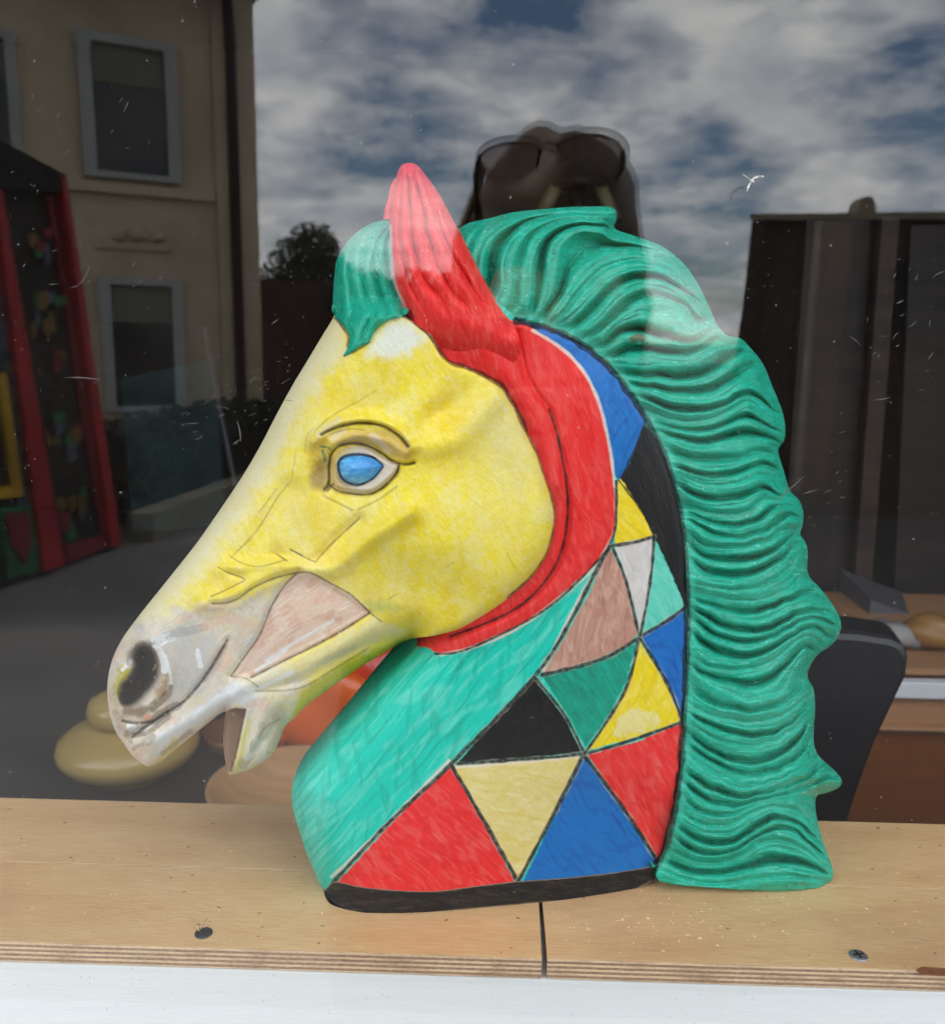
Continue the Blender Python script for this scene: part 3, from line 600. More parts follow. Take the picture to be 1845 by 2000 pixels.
# mane: traced creases -> smooth index field
Z1 = lambda *p: [(880+a/3.181, 380+b/3.181) for a, b in p]
Z2 = lambda *p: [(1180+a/4.393, 640+b/4.393) for a, b in p]
Z3 = lambda *p: [(1300+a/4.855, 1020+b/4.855) for a, b in p]
Z4 = lambda *p: [(1260+a/4.393, 1380+b/4.393) for a, b in p]
CREASE = [
 Z1((120, 330), (170, 230), (280, 160), (420, 115), (640, 80)),
 Z1((250, 560), (260, 400), (330, 270), (470, 160), (640, 120), (850, 115), (1000, 130)),
 Z1((390, 690), (415, 520), (450, 350), (550, 215), (690, 155), (880, 150), (1020, 185)),
 Z1((490, 760), (540, 580), (560, 420), (600, 290), (690, 215), (830, 182), (960, 195), (1100, 240)),
 Z1((570, 765), (670, 620), (715, 480), (790, 375), (900, 328), (1050, 318), (1200, 330), (1370, 390), (1480, 480)),
 Z1((640, 790), (760, 650), (870, 530), (990, 445), (1180, 405), (1350, 445), (1510, 570)),
 Z1((740, 830), (870, 720), (960, 615), (1070, 535), (1200, 510), (1350, 535), (1480, 615), (1580, 700)),
 Z1((830, 900), (960, 800), (1080, 690), (1180, 630), (1330, 630), (1480, 700), (1610, 790)),
 Z2((0, 140), (100, 50), (250, 15), (450, 65), (650, 108), (800, 95), (900, 30)),
 Z2((20, 250), (200, 185), (400, 175), (600, 205), (780, 185), (900, 110), (1030, 70)),
 Z2((150, 400), (350, 410), (600, 425), (800, 400), (950, 330), (1080, 245), (1200, 190), (1290, 185)),
 Z2((210, 480), (420, 500), (650, 540), (850, 530), (1000, 470), (1120, 395), (1230, 330), (1360, 300)),
 Z2((330, 600), (500, 660), (700, 700), (900, 690), (1060, 640), (1200, 570), (1300, 590), (1430, 700)),
 Z2((390, 720), (550, 780), (700, 805), (870, 790), (1030, 730), (1150, 665), (1235, 630), (1330, 700), (1460, 800)),
 Z2((430, 820), (600, 855), (800, 875), (950, 850), (1100, 790), (1230, 760), (1350, 810), (1480, 880)),
 Z2((480, 890), (650, 935), (850, 970), (1000, 935), (1150, 900), (1300, 910), (1450, 950)),
 Z2((540, 1050), (700, 1100), (900, 1130), (1080, 1125), (1200, 1105), (1300, 1065), (1400, 1070), (1500, 1130)),
 Z2((600, 1190), (750, 1240), (900, 1270), (1050, 1260), (1200, 1210), (1330, 1165), (1450, 1190), (1550, 1280)),
 Z2((620, 1260), (760, 1315), (900, 1350), (1050, 1345), (1200, 1310), (1350, 1255), (1450, 1300), (1560, 1390)),
 Z2((650, 1360), (800, 1430), (950, 1460), (1100, 1450), (1250, 1410), (1380, 1375), (1520, 1440)),
 Z2((700, 1530), (850, 1575), (1000, 1600), (1150, 1598), (1280, 1550), (1400, 1470), (1560, 1470)),
 Z2((710, 1590), (860, 1645), (1020, 1680), (1200, 1670), (1350, 1610), (1460, 1530), (1580, 1520), (1680, 1560)),
 Z2((730, 1650), (850, 1715), (1000, 1780), (1180, 1800), (1350, 1750), (1500, 1650), (1620, 1600), (1700, 1640)),
 Z3((190, 100), (320, 190), (500, 228), (680, 220), (850, 180), (1050, 115), (1230, 70)),
 Z3((230, 210), (330, 300), (500, 345), (700, 350), (880, 325), (1020, 260), (1130, 170), (1210, 120)),
 Z3((240, 340), (350, 430), (500, 480), (700, 490), (880, 445), (1010, 375), (1140, 285), (1250, 200)),
 Z3((260, 590), (400, 615), (600, 645), (780, 640), (950, 590), (1100, 505), (1210, 390), (1280, 280)),
 Z3((280, 650), (450, 700), (650, 740), (850, 742), (1000, 705), (1150, 640), (1260, 550), (1330, 430)),
 Z3((270, 730), (450, 780), (620, 825), (800, 835), (950, 800), (1100, 735), (1250, 675), (1400, 655), (1500, 690)),
 Z3((330, 860), (500, 960), (650, 1010), (850, 1030), (1000, 1000), (1150, 925), (1280, 860), (1420, 842), (1600, 870)),
 Z3((280, 930), (420, 1035), (600, 1100), (800, 1125), (960, 1090), (1120, 1010), (1250, 930), (1400, 900), (1560, 950)),
 Z3((270, 1060), (400, 1165), (560, 1240), (750, 1270), (920, 1230), (1070, 1150), (1220, 1065), (1330, 1000), (1450, 1010), (1540, 1090)),
 Z3((250, 1290), (400, 1370), (600, 1405), (780, 1390), (950, 1340), (1100, 1245), (1220, 1135), (1330, 1075), (1430, 1120)),
 Z3((250, 1360), (400, 1440), (600, 1490), (800, 1520), (950, 1480), (1080, 1390), (1200, 1270), (1310, 1170), (1400, 1230)),
 Z3((250, 1580), (400, 1690), (560, 1750), (800, 1790), (1000, 1750), (1150, 1690), (1280, 1570), (1350, 1430)),
 Z4((400, 0), (550, 70), (750, 112), (950, 130), (1100, 100), (1230, 40), (1330, -40)),
 Z4((390, 60), (550, 145), (730, 212), (930, 250), (1120, 220), (1250, 140), (1350, 40)),
 Z4((380, 150), (560, 260), (720, 312), (870, 335), (1050, 300), (1200, 225), (1330, 130)),
 Z4((380, 240), (520, 345), (680, 430), (860, 470), (1050, 440), (1200, 365), (1310, 265), (1400, 130)),
 Z4((380, 335), (540, 445), (720, 540), (900, 580), (1100, 540), (1260, 455), (1370, 355), (1440, 230)),
 Z4((370, 420), (520, 515), (700, 595), (900, 632), (1080, 605), (1230, 545), (1370, 460), (1470, 400)),
 Z4((370, 580), (520, 680), (700, 750), (880, 770), (1060, 740), (1200, 700), (1380, 620), (1500, 500)),
 Z4((350, 660), (480, 760), (680, 830), (860, 830), (1050, 785), (1250, 735), (1430, 670), (1570, 600)),
 Z4((330, 790), (450, 885), (600, 930), (760, 920), (900, 860), (1080, 805), (1260, 770), (1430, 760)),
 Z4((310, 900), (450, 990), (620, 1020), (780, 985), (890, 915), (1030, 862), (1200, 870), (1340, 930)),
 Z4((290, 1040), (430, 1125), (600, 1165), (760, 1150), (900, 1065), (1020, 990), (1180, 955), (1300, 995), (1400, 1080)),
 Z4((270, 1130), (400, 1220), (560, 1260), (720, 1240), (880, 1155), (1000, 1085), (1150, 1035), (1300, 1065), (1420, 1180), (1550, 1290)),
 Z4((230, 1245), (400, 1325), (600, 1340), (800, 1285), (940, 1190), (1080, 1148), (1230, 1172), (1380, 1240), (1540, 1345)),
 Z4((210, 1335), (380, 1400), (560, 1415), (760, 1392), (950, 1345), (1150, 1315), (1340, 1335), (1480, 1390), (1590, 1450)),
 Z4((170, 1410), (330, 1475), (550, 1520), (780, 1510), (1000, 1475), (1250, 1463), (1430, 1482), (1570, 1520)),
 Z4((100, 1530), (400, 1585), (800, 1600), (1300, 1590), (1550, 1560))]
cp = np.array([(p[0], p[1], k) for k, c in enumerate(CREASE) for p in c], float)
def tps(d2): return .5*d2*np.log(d2+1e-6)
def fit_tps(cp, lam):
    S = 100.; X = cp[:, :2]/S; n = len(X); K = tps(((X[:, None]-X[None])**2).sum(-1))+lam*np.eye(n)
    P = np.c_[np.ones(n), X]; A = np.zeros((n+3, n+3)); A[:n, :n] = K; A[:n, n:] = P; A[n:, :n] = P.T
    return X, np.linalg.solve(A, np.r_[cp[:, 2], 0, 0, 0]), S
TX, TWt, TS = fit_tps(cp, 0.002)
def phi_eval(x, y):                               # evaluated on a coarse lattice, then bilinear
    st = 4.0; x0, y0, x1, y1 = 860, 390, 1660, 1760
    if not hasattr(phi_eval, 'g'):
        gx, gy = np.meshgrid(np.arange(x0, x1, st), np.arange(y0, y1, st)); q = np.c_[gx.ravel(), gy.ravel()]/TS
        r = TWt[-3]+q@TWt[-2:]
        for i in range(len(TX)): r = r+TWt[i]*tps(((q-TX[i])**2).sum(1))
        g = r.reshape(gx.shape); dyg, dxg = np.gradient(g, st)
        phi_eval.g = (g, np.hypot(dxg, dyg), dxg, dyg)
    u = np.clip((x-x0)/st, 0, phi_eval.g[0].shape[1]-2.001); v = np.clip((y-y0)/st, 0, phi_eval.g[0].shape[0]-2.001)
    i = u.astype(int); j = v.astype(int); fu = u-i; fv = v-j
    def bl(a): return (a[j, i]*(1-fu)+a[j, i+1]*fu)*(1-fv)+(a[j+1, i]*(1-fu)+a[j+1, i+1]*fu)*fv
    return [bl(a) for a in phi_eval.g]
MC = [(px, py, floor_h(px, py)) for px, py in ((1320, 1728), (1380, 1733), (1470, 1739), (1540, 1741), (1600, 1735))]
MC += [(1310, 1600, 36), (1450, 1600, 36), (1560, 1640, 34), (1330, 1400, 34), (1450, 1400, 33), (1560, 1450, 28), (1340, 1200, 34), (1450, 1200, 32), (1560, 1200, 28), (1330, 1000, 34), (1430, 1000, 32), (1530, 1000, 26), (1250, 800, 35), (1380, 820, 32), (1480, 800, 27), (1150, 680, 35), (1280, 640, 31), (1380, 680, 28), (1030, 620, 36), (1100, 520, 31), (1250, 530, 28), (960, 560, 34), (920, 480, 28), (1080, 440, 22)]
S_mop = S_mo[::2]
CW = np.full(60, .22); CW[[1, 3, 4, 6, 8, 9, 10, 11, 12, 14, 15, 17, 19, 21, 22, 24, 25, 28, 29, 30, 31, 33, 36, 38, 39, 41, 42, 45, 46, 48]] = 1.25; CW[[2, 7, 16, 23, 34, 43]] = .6
def h_mane(x, y):
    h = ctrl(x, y, MC, 70)
    do = pdist(x, y, S_mop); di = pdist(x, y, S_ml[::3])
    low = sst(1540, 1690, y); h = h*(dome(do+1.5, 88)*(1-low)+(.84+.16*dome(do+1, 30))*low)
    ph, gr, _, _ = phi_eval(x, y)
    ph = ph+0.09*(fbm(x/90, y/90, 31, 2)-.5)
    k = np.rint(ph); t = np.abs(ph-k)
    wk = CW[np.clip(k, 0, len(CW)-1).astype(int)]
    sp_ = np.clip(1/np.maximum(gr, 1e-3), 6, 60)
    A = np.clip(sp_*0.24, 2.0, 8.0)*(0.6+.9*vn(x/110+k*5.1, y/110, 12))
    prof = .42-1.25*wk*(1-2*t)**2.6
    sub = (np.abs(np.sin(np.pi*(2*ph+.3*vn(x/50, y/50, 77))))-.6)*sst(16, 34, sp_)*.32*vn(x/60, y/60, 78)
    h = h+8.0*(vn(ph*.42, x/260, 81)-.5)*sst(10, 60, do)
    fade = sst(2, 26, do)*.8+.2; fi = .06+.94*sst(5, 36, di)
    h = h+A*(prof+sub)*fade*fi
    h = h-13.0*sst(0, 9, np.maximum(sdf_local(x, y, NECKP, 12), sdf_local(x, y, BASEP, 12)))+0.35*(streak(x, y, 8, 40, 4, 61)-.5)
    return np.maximum(h, 1.0)
S_el = spline([(800, 318), (785, 322), (776, 337), (771, 360), (765, 380), (762, 402), (761, 430), (762, 461), (764, 495), (766, 530), (773, 560), (783, 587), (800, 622)], 4)
S_er = spline([(800, 318), (815, 323), (831, 342), (847, 363), (861, 385), (877, 415), (893, 445), (911, 479), (928, 513), (946, 547), (962, 575), (978, 600), (1000, 630)], 4)
def h_ear(x, y):
    dl = pdist(x, y, S_el); dr = pdist(x, y, S_er); d = np.minimum(dl, dr)
    s = dl/(dl+dr+1e-3)
    ax = sst(330, 640, y)
    h = 33+6*ax+15*dome(d+.6, 30+22*ax)-1
    ph = 4.6*s+.35*vn(x/40, y/60, 91)+.25*np.sin(y/60); t = ph-np.floor(ph)
    h = h+(np.clip(4*t*(1-t), 0, 1)**.8-.6)*5.5*sst(8, 26, d)*(1-sst(540, 640, y))*(.6+.8*vn(x/30, y/50, 93))
    low = sst(600, 715, y-0.30*(x-830)); h = h*(1-low)+(ctrl(x, y, NC, 75)-5.0)*low
    h = h+.4*(streak(x, y, 75, 45, 4, 95)-.5)
    return h
def h_ear_back(x, y):
    d = np.minimum(pdist(x, y, S_el), pdist(x, y, S_er)); return 33-9*dome(d+.5, 30)
S_fl = spline(FORO[:10], 4); S_fr = spline([(772, 428), (765, 480), (766, 530), (773, 565), (785, 600), (781, 620)], 4); S_flow = spline([(648, 605), (657, 622), (674, 640), (682, 659), (679, 677), (670, 696), (686, 689), (704, 677), (719, 670), (730, 650), (742, 637), (762, 625), (781, 620)], 4)
def h_fore(x, y):
    dl = pdist(x, y, S_fl); dr = pdist(x, y, S_fr); dw = pdist(x, y, S_flow)
    h = 33*dome(dl+.8, 80)
    hb = h_head0(x, np.maximum(y, 612.)); k = sst(575, 625, y)
    h = h*(1-k)+np.maximum(hb+3.5*dome(dw, 18), 1)*k
    s = dl/(dl+dr+1e-3); ph = 4.2*s+.4*vn(x/40, y/50, 71)+.5*np.sin(y/55); t = ph-np.floor(ph)
    h = h+(np.clip(4*t*(1-t), 0, 1)**.75-.6)*3.6*sst(3, 24, dl)*(.7+.6*vn(x/40, y/40, 73))*np.where(y > 600, sst(0, 14, dw), 1)
    return np.maximum(h, .8)
def h_base(x, y):
    return np.maximum(h_neck(x, np.minimum(y, 1790.))+0.6*0, 1.0)

# ---- paint
A_ = 1.0
def G(*c): return np.clip(lin(c)*1.10-0.022, 0.015, .95).astype(np.float32)
def put(C, m, c): return C*(1-m[:, None])+np.asarray(c, np.float32)[None]*m[:, None]
def pline(C, x, y, pts, wd, col, op=1.0, seed=0, sm=5, rag=.35):
    d = line_local(x, y, pts, wd*3+4, sm); n = vn(x/9, y/9, seed+200); w2 = wd*(1-rag+2*rag*vn(x/24, y/24, seed+210))
    m = (1-sst(w2-1.1, w2+1.1, d))*op*np.clip(.88+.5*(n-.4), 0, 1)
    return put(C, m, col)
def soft(x, y, pts, feather, seed=0, wob=10):
    P = np.array(pts, float); s = sdf_local(x, y, P, feather*2+wob*2+5)
    return sst(-feather, feather, s+wob*2*(fbm(x/22, y/22, seed+300, 3)-.5))
INK = G(38, 30, 27); GREY = G(86, 74, 62)
def brushed(C, x, y, ang, light, dark, seed, al=.5, ad=.35, lx=60, ly=7.0, wp=10):
    al = al*.7
    s1 = streak(x, y, ang, lx, ly, seed, wp); s2 = streak(x, y, ang, lx*1.6, ly*1.5, seed+3, wp); n = fbm(x/70, y/70, seed+9, 3)
    C = put(C, sst(.56, .78, s1)*al*(.35+1.1*n), light); C = put(C, sst(.58, .80, s2)*ad*(.4+n), dark)
    a2 = ang+12 if np.isscalar(ang) else ang; C = put(C, sst(.52, .74, streak(x, y, a2, lx*.9, ly*3.0, seed+21, 5))*al*.75, light); C = put(C, sst(.56, .76, streak(x, y, a2-50, lx*.7, ly*2.6, seed+27, 6))*ad*.7, dark)
    return C
def c_neck(x, y):
    C = np.repeat(G(40, 200, 178)[None], len(x), 0)
    C = brushed(C, x, y, -50, G(122, 216, 198), G(10, 166, 144), 1, .7, .6, 120, 8, 5)
    def reg(C, pts, col, ang, li, dk, sd, al=.5, ad=.4, wob=1.6):
        P = np.array(pts, float); s = sdf_local(x, y, P, 8); k = s > -7
        m = sst(-1.3, 1.3, s+wob*2*(vn(x/9, y/9, sd+400)-.5))
        base = np.repeat(np.asarray(col)[None], k.sum(), 0); base = brushed(base, x[k], y[k], ang, li, dk, sd, al, ad)
        mk = m[k][:, None]; C[k] = C[k]*(1-mk)+base*mk; return C
    red = [(780, 600), (1000, 625), (1050, 648), (1100, 682), (1140, 726), (1165, 775), (1180, 828), (1192, 890), (1199, 950), (1202, 1000), (1197, 1041), (1186, 1068), (1166, 1100), (1129, 1132), (1093, 1164), (1061, 1191), (1015, 1219), (970, 1241), (933, 1257), (897, 1271), (860, 1275), (833, 1264), (815, 1246), (900, 1100), (900, 800)]
    pale = G(226, 214, 196)
    C = reg(C, spline([(1005, 620), (1060, 634), (1110, 655), (1160, 690), (1205, 736), (1240, 784), (1262, 822), (1242, 872), (1226, 912), (1211, 940), (1190, 900), (1170, 800), (1130, 720), (1060, 660)], 4, True), G(0, 116, 186), -60, G(30, 130, 205), G(0, 78, 142), 22)
    C = reg(C, [(1207, 937), (1214, 932), (1254, 1000), (1277, 1048), (1202, 1064), (1196, 1000)], G(236, 208, 22), 40, G(240, 222, 110), G(214, 184, 10), 23)
    C = reg(C, [(1258, 826), (1285, 862), (1308, 915), (1328, 985), (1340, 1060), (1345, 1120), (1347, 1190), (1336, 1184), (1306, 1112), (1277, 1048), (1254, 1000), (1212, 934), (1228, 905), (1242, 870)], G(42, 39, 40), 70, G(62, 59, 60), G(32, 30, 31), 24)
    C = reg(C, [(1198, 1063), (1275, 1049), (1271, 1114), (1262, 1180), (1249, 1236), (1240, 1190), (1220, 1120)], G(206, 199, 194), 85, G(226, 222, 218), G(188, 178, 172), 25)
    C = reg(C, [(1277, 1050), (1306, 1112), (1337, 1183), (1300, 1212), (1251, 1238), (1263, 1180), (1272, 1114)], G(104, 202, 180), 60, G(150, 218, 200), G(70, 184, 160), 26)
    C = reg(C, [(1190, 1067), (1221, 1130), (1246, 1236), (1230, 1256), (1180, 1282), (1110, 1306), (1058, 1317), (1100, 1250), (1150, 1160)], G(188, 142, 124), -80, G(214, 178, 160), G(160, 112, 96), 27, .7, .5)
    C = reg(C, [(1253, 1243), (1338, 1186), (1346, 1260), (1341, 1405), (1333, 1403), (1300, 1330)], G(0, 112, 184), 70, G(30, 120, 196), G(0, 76, 144), 28)
    C = reg(C, [(1060, 1322), (1120, 1307), (1180, 1287), (1242, 1256), (1222, 1330), (1186, 1402), (1143, 1458), (1110, 1400)], G(0, 150, 126), 60, G(50, 180, 156), G(0, 120, 100), 29, .6, .5)
    C = reg(C, [(1248, 1252), (1300, 1334), (1331, 1409), (1240, 1440), (1145, 1466), (1190, 1404), (1224, 1335)], G(232, 206, 30), -60, G(236, 222, 130), G(212, 182, 12), 30)
    C = reg(C, spline([(1215, 1395), (1250, 1385), (1290, 1402), (1270, 1424), (1200, 1438)], 3, True), G(226, 212, 140), -60, G(236, 222, 150), G(222, 200, 60), 33, .5, .5, 9)
    C = reg(C, [(1043, 1325), (1100, 1398), (1136, 1470), (1010, 1482), (893, 1491), (960, 1412)], G(40, 38, 38), -40, G(62, 60, 60), G(30, 29, 29), 31)
    C = reg(C, [(1147, 1474), (1240, 1450), (1333, 1411), (1345, 1480), (1322, 1592), (1293, 1688), (1225, 1590)], G(232, 70, 68), 62, G(236, 118, 112), G(216, 50, 56), 32, .6, .5)
    C = reg(C, [(884, 1496), (1010, 1486), (1136, 1475), (1075, 1600), (1012, 1724), (950, 1610)], G(222, 204, 134), 10, G(232, 222, 176), G(214, 192, 90), 34, .5, .5)
    C = reg(C, [(880, 1494), (945, 1604), (1006, 1724), (920, 1740), (800, 1748), (655, 1728), (770, 1602)], G(232, 66, 66), 40, G(238, 116, 108), G(216, 48, 54), 35, .6, .5)
    C = reg(C, [(1141, 1476), (1215, 1580), (1288, 1692), (1150, 1725), (1018, 1728), (1080, 1600)], G(0, 116, 186), 55, G(30, 122, 198), G(0, 80, 150), 36)
    P = np.array(red, float); C = reg(C, spline(red, 3, True), G(232, 66, 64), 76, G(238, 104, 98), G(216, 48, 54), 21, .55, .5)
    # bare primer along joints, then charcoal outlines
    for k, ln in enumerate(([(1200, 1041), (1160, 1108), (1093, 1168), (1015, 1224), (933, 1262), (860, 1279)], [(1040, 645), (1100, 683), (1140, 727), (1165, 776), (1181, 830), (1193, 890), (1200, 950)], [(648, 1712), (740, 1625), (876, 1486)], [(890, 1498), (1010, 1489), (1130, 1478)], [(1060, 1308), (1130, 1170), (1180, 1090)])):
        C = pline(C, x, y, ln, 3.2, pale, .8, 40+k)
    for k, (ln, wd) in enumerate((([(650, 1724), (760, 1606), (880, 1493), (1043, 1322), (1112, 1216), (1160, 1122), (1190, 1068)], 2.6), ([(880, 1493), (946, 1606), (1011, 1722)], 2.8), ([(1011, 1722), (1076, 1600), (1139, 1474)], 2.8), ([(1139, 1474), (1222, 1586), (1288, 1690)], 2.8),
        ([(893, 1492), (1010, 1484), (1139, 1472), (1240, 1443), (1332, 1410)], 2.2), ([(1043, 1322), (1102, 1396), (1141, 1472)], 2.0), ([(1058, 1318), (1120, 1304), (1190, 1281), (1248, 1245)], 2.6), ([(1248, 1245), (1226, 1335), (1188, 1404), (1141, 1472)], 2.2), ([(1248, 1245), (1300, 1330), (1333, 1410)], 2.4), ([(1250, 1243), (1300, 1214), (1338, 1186)], 2.4),
        ([(1194, 1066), (1222, 1135), (1248, 1245)], 2.2), ([(1194, 1066), (1235, 1060), (1277, 1048)], 2.4), ([(1277, 1048), (1272, 1114), (1262, 1180), (1250, 1240)], 2.2), ([(1203, 940), (1203, 1000), (1199, 1041), (1188, 1068)], 2.0), ([(1190, 1068), (1130, 1134), (1061, 1193), (970, 1243), (897, 1273), (850, 1277)], 1.5),
        ([(1207, 937), (1254, 1000), (1277, 1048)], 1.3), ([(1258, 826), (1242, 870), (1212, 934)], 1.0), ([(1104, 930), (1108, 1000), (1094, 1082), (1052, 1150), (988, 1200), (879, 1243)], 1.7), ([(1072, 800), (1088, 850), (1104, 930)], 1.6))):
        C = pline(C, x, y, ln, wd+2.0, G(196, 186, 170), .45 if k < 14 else 0, 160+k, 5, .5); C = pline(C, x, y, ln, wd*1.3+.3, INK, .95, 60+k)
    C = pline(C, x, y, S_jaw[60:], 5.0, G(66, 58, 26), .8, 90, 1, .6)
    C = pline(C, x, y, MLINE, 7.5, G(30, 34, 33), .93, 91, 4, .45)
    n = vn(x/2.2, y/2.2, 500); C = put(C, (n > .985)*.5, G(60, 50, 45))
    return C
def c_base(x, y):
    C = np.repeat(G(44, 41, 40)[None], len(x), 0); C = brushed(C, x, y, -5, G(96, 88, 78), G(28, 26, 26), 51, .45, .4, 60, 3)
    C = pline(C, x, y, BBOT[2:-2], 1.6, G(190, 170, 140), .5, 52); C = pline(C, x, y, BTOP, 1.4, G(196, 180, 160), .5, 53); return C
def c_head(x, y):
    C = np.repeat(G(234, 213, 62)[None], len(x), 0)
    n = fbm(x/80, y/80, 110, 4)
    C = put(C, sst(.52, .68, n)*.55, G(228, 216, 138)); C = put(C, sst(.52, .68, fbm(x/55, y/95, 120, 4))*.8, G(226, 200, 36))
    C = brushed(C, x, y, 72, G(232, 222, 170), G(226, 202, 50), 130, .30, .35, 90, 9)
    C = brushed(C, x, y, -35, G(236, 226, 150), G(228, 206, 70), 134, .25, .3, 70, 7)
    for k, (a, b, r1, r2, op) in enumerate(((1000, 860, 75, 150, .55), (700, 1160, 90, 40, .3), (560, 1000, 40, 110, .25))):
        C = put(C, np.exp(-((x-a)**2/r1**2+(y-b)**2/r2**2))*op*(.4+fbm(x/30, y/30, 140+k)), G(222, 212, 158))
    for k, (a, b, r1, r2, op) in enumerate(((880, 815, 45, 30, .9), (840, 1240, 60, 26, .6), (610, 980, 40, 40, .5), (620, 1085, 50, 16, .6), (660, 780, 60, 40, .5))):
        C = put(C, np.exp(-((x-a)**2/r1**2+(y-b)**2/r2**2))*op*(.5+.8*fbm(x/30, y/30, 150+k)), G(224, 196, 10))
    # pale cream ridge of the nose, whitish forehead
    dn = pdist(x, y, S_face[::3]); C = put(C, (1-sst(14, 70, dn+26*(fbm(x/30, y/30, 160)-.5)*2))*.8*(1-sst(600, 700, x)*.4), G(226, 218, 188))
    C = put(C, soft(x, y, [(716, 690), (735, 655), (760, 630), (800, 625), (830, 660), (800, 690), (760, 700)], 16, 161)*.85, G(224, 230, 226))
    C = put(C, soft(x, y, [(640, 660), (660, 640), (680, 690), (650, 720), (620, 730)], 14, 162)*.6, G(222, 214, 178))
    # eyelid browns
    C = put(C, soft(x, y, [(640, 862), (700, 838), (760, 842), (800, 870), (806, 900), (770, 892), (720, 868), (660, 870)], 7, 163, 4)*.7, G(190, 152, 92))
    C = put(C, soft(x, y, [(604, 930), (625, 895), (642, 890), (640, 945), (632, 958), (606, 950)], 9, 164, 4)*.8, G(170, 142, 96))
    C = put(C, soft(x, y, [(600, 880), (615, 855), (640, 850), (640, 900), (610, 920)], 10, 165)*.5, G(204, 160, 60))
    for ln in ([(650, 855), (672, 842)], [(728, 852), (760, 880)], [(624, 850), (660, 820)]): C = pline(C, x, y, ln, 7, G(214, 200, 180), .6, 166)
    sr = sdf_local(x, y, RIM, 8); m = sst(-1, 1.5, sr); C = put(C, m, G(208, 196, 180)); C = put(C, m*(1-sst(655, 700, x))*.8, G(196, 168, 76))
    C = brushed(C, x, y, 20, G(232, 224, 200), G(214, 190, 80), 170, .18, .12, 24, 3)
    # muzzle greys, pinks and whites
    mz = soft(x, y, [(180, 1420), (200, 1280), (270, 1215), (340, 1190), (440, 1180), (500, 1165), (560, 1140), (545, 1190), (510, 1250), (560, 1310), (600, 1330), (560, 1420), (500, 1530), (420, 1540), (250, 1530)], 18, 171, 14)
    C = put(C, mz, G(216, 204, 182))
    nn = fbm(x/80, y/80, 172, 3); C = put(C, mz*sst(.48, .68, nn)*.6, G(180, 180, 178)); C = put(C, mz*sst(.50, .68, fbm(x/70, y/70, 174, 3))*.65, G(220, 186, 162)); C = put(C, mz*sst(.54, .7, fbm(x/60, y/60, 176, 3))*.5, G(214, 202, 140))
    st_ = sst(.55, .72, streak(x, y, -38, 34, 3, 178)); C = put(C, mz*st_*.4, G(226, 228, 226)); C = put(C, mz*sst(.66, .85, streak(x, y, 62, 40, 4, 180))*.25, G(140, 134, 130))
    C = put(C, soft(x, y, [(300, 1225), (360, 1215), (420, 1240), (420, 1300), (380, 1360), (330, 1380), (320, 1300), (305, 1265)], 16, 182)*.6, G(178, 178, 178))
    C = put(C, soft(x, y, [(300, 1440), (380, 1390), (450, 1335), (520, 1330), (500, 1365), (440, 1382), (370, 1425), (310, 1468)], 9, 184)*.8, G(214, 218, 222))
    C = put(C, soft(x, y, [(300, 1490), (340, 1440), (350, 1440), (345, 1465), (315, 1492)], 6, 185)*.7, G(214, 196, 110))
    C = put(C, soft(x, y, PINK+0, 4, 186, 3)*.95, G(222, 192, 172)); pk = soft(x, y, PINK, 6, 187, 4)
    C = put(C, pk*sst(.48, .66, fbm(x/40, y/30, 188))*.7, G(214, 166, 142)); C = put(C, pk*sst(.56, .75, streak(x, y, -32, 40, 3, 189))*.7, G(232, 220, 208))
    C = put(C, soft(x, y, [(470, 1330), (560, 1295), (640, 1255), (730, 1205), (790, 1230), (720, 1262), (640, 1302), (560, 1345), (500, 1360)], 10, 190)*.65, G(220, 212, 172))
    gu = soft(x, y, [(565, 1408), (590, 1352), (640, 1318), (700, 1283), (800, 1240), (800, 1262), (700, 1312), (600, 1390)], 7, 191, 4); C = put(C, gu*.95, G(206, 190, 30)); C = put(C, gu*sst(.5, .7, fbm(x/30, y/30, 192))*.6, G(150, 166, 50))  # greenish shade of the jaw underside put into the colour
    C = put(C, soft(x, y, [(520, 1380), (555, 1370), (560, 1410), (520, 1450), (495, 1470)], 12, 193)*.6, G(150, 160, 130))
    C = put(C, soft(x, y, [(450, 1512), (470, 1440), (485, 1400), (492, 1410), (480, 1470), (470, 1510)], 4, 194, 3)*.7, G(206, 196, 110))
    # nostril, mouth
    sn = sdf_local(x, y, NOST, 40); C = put(C, sst(-22, -2, sn+6*(fbm(x/16, y/16, 195)-.5))*.6, G(120, 102, 84)); C = put(C, sst(-7, 5, sn+5*(fbm(x/14, y/14, 196)-.5))*.97, G(38, 33, 31))
    C = put(C, soft(x, y, [(222, 1330), (240, 1300), (256, 1305), (240, 1335), (228, 1370)], 5, 196)*.85, G(176, 164, 60))
    C = put(C, soft(x, y, [(316, 1330), (326, 1318), (334, 1340), (320, 1362), (300, 1372), (305, 1355)], 5, 197)*.75, G(150, 106, 46))
    C = put(C, soft(x, y, [(240, 1380), (262, 1385), (300, 1370), (300, 1388), (270, 1400), (240, 1398)], 6, 198)*.7, G(106, 84, 60))
    for ln, wd in (([(302, 1262), (318, 1254), (338, 1247)], 5), ([(304, 1262), (316, 1280), (322, 1310)], 6), ([(322, 1280), (332, 1310), (334, 1335)], 3), ([(240, 1308), (256, 1292)], 4), ([(250, 1420), (268, 1426)], 5), ([(386, 1270), (392, 1300)], 5), ([(480, 1348), (520, 1338), (570, 1312)], 4), ([(300, 1252), (330, 1238)], 4), ([(520, 1290), (600, 1240), (650, 1212)], 2.6), ([(500, 1310), (560, 1270)], 2.4)):
        C = pline(C, x, y, ln, wd, G(228, 232, 232), .8, 199, 5, .5)
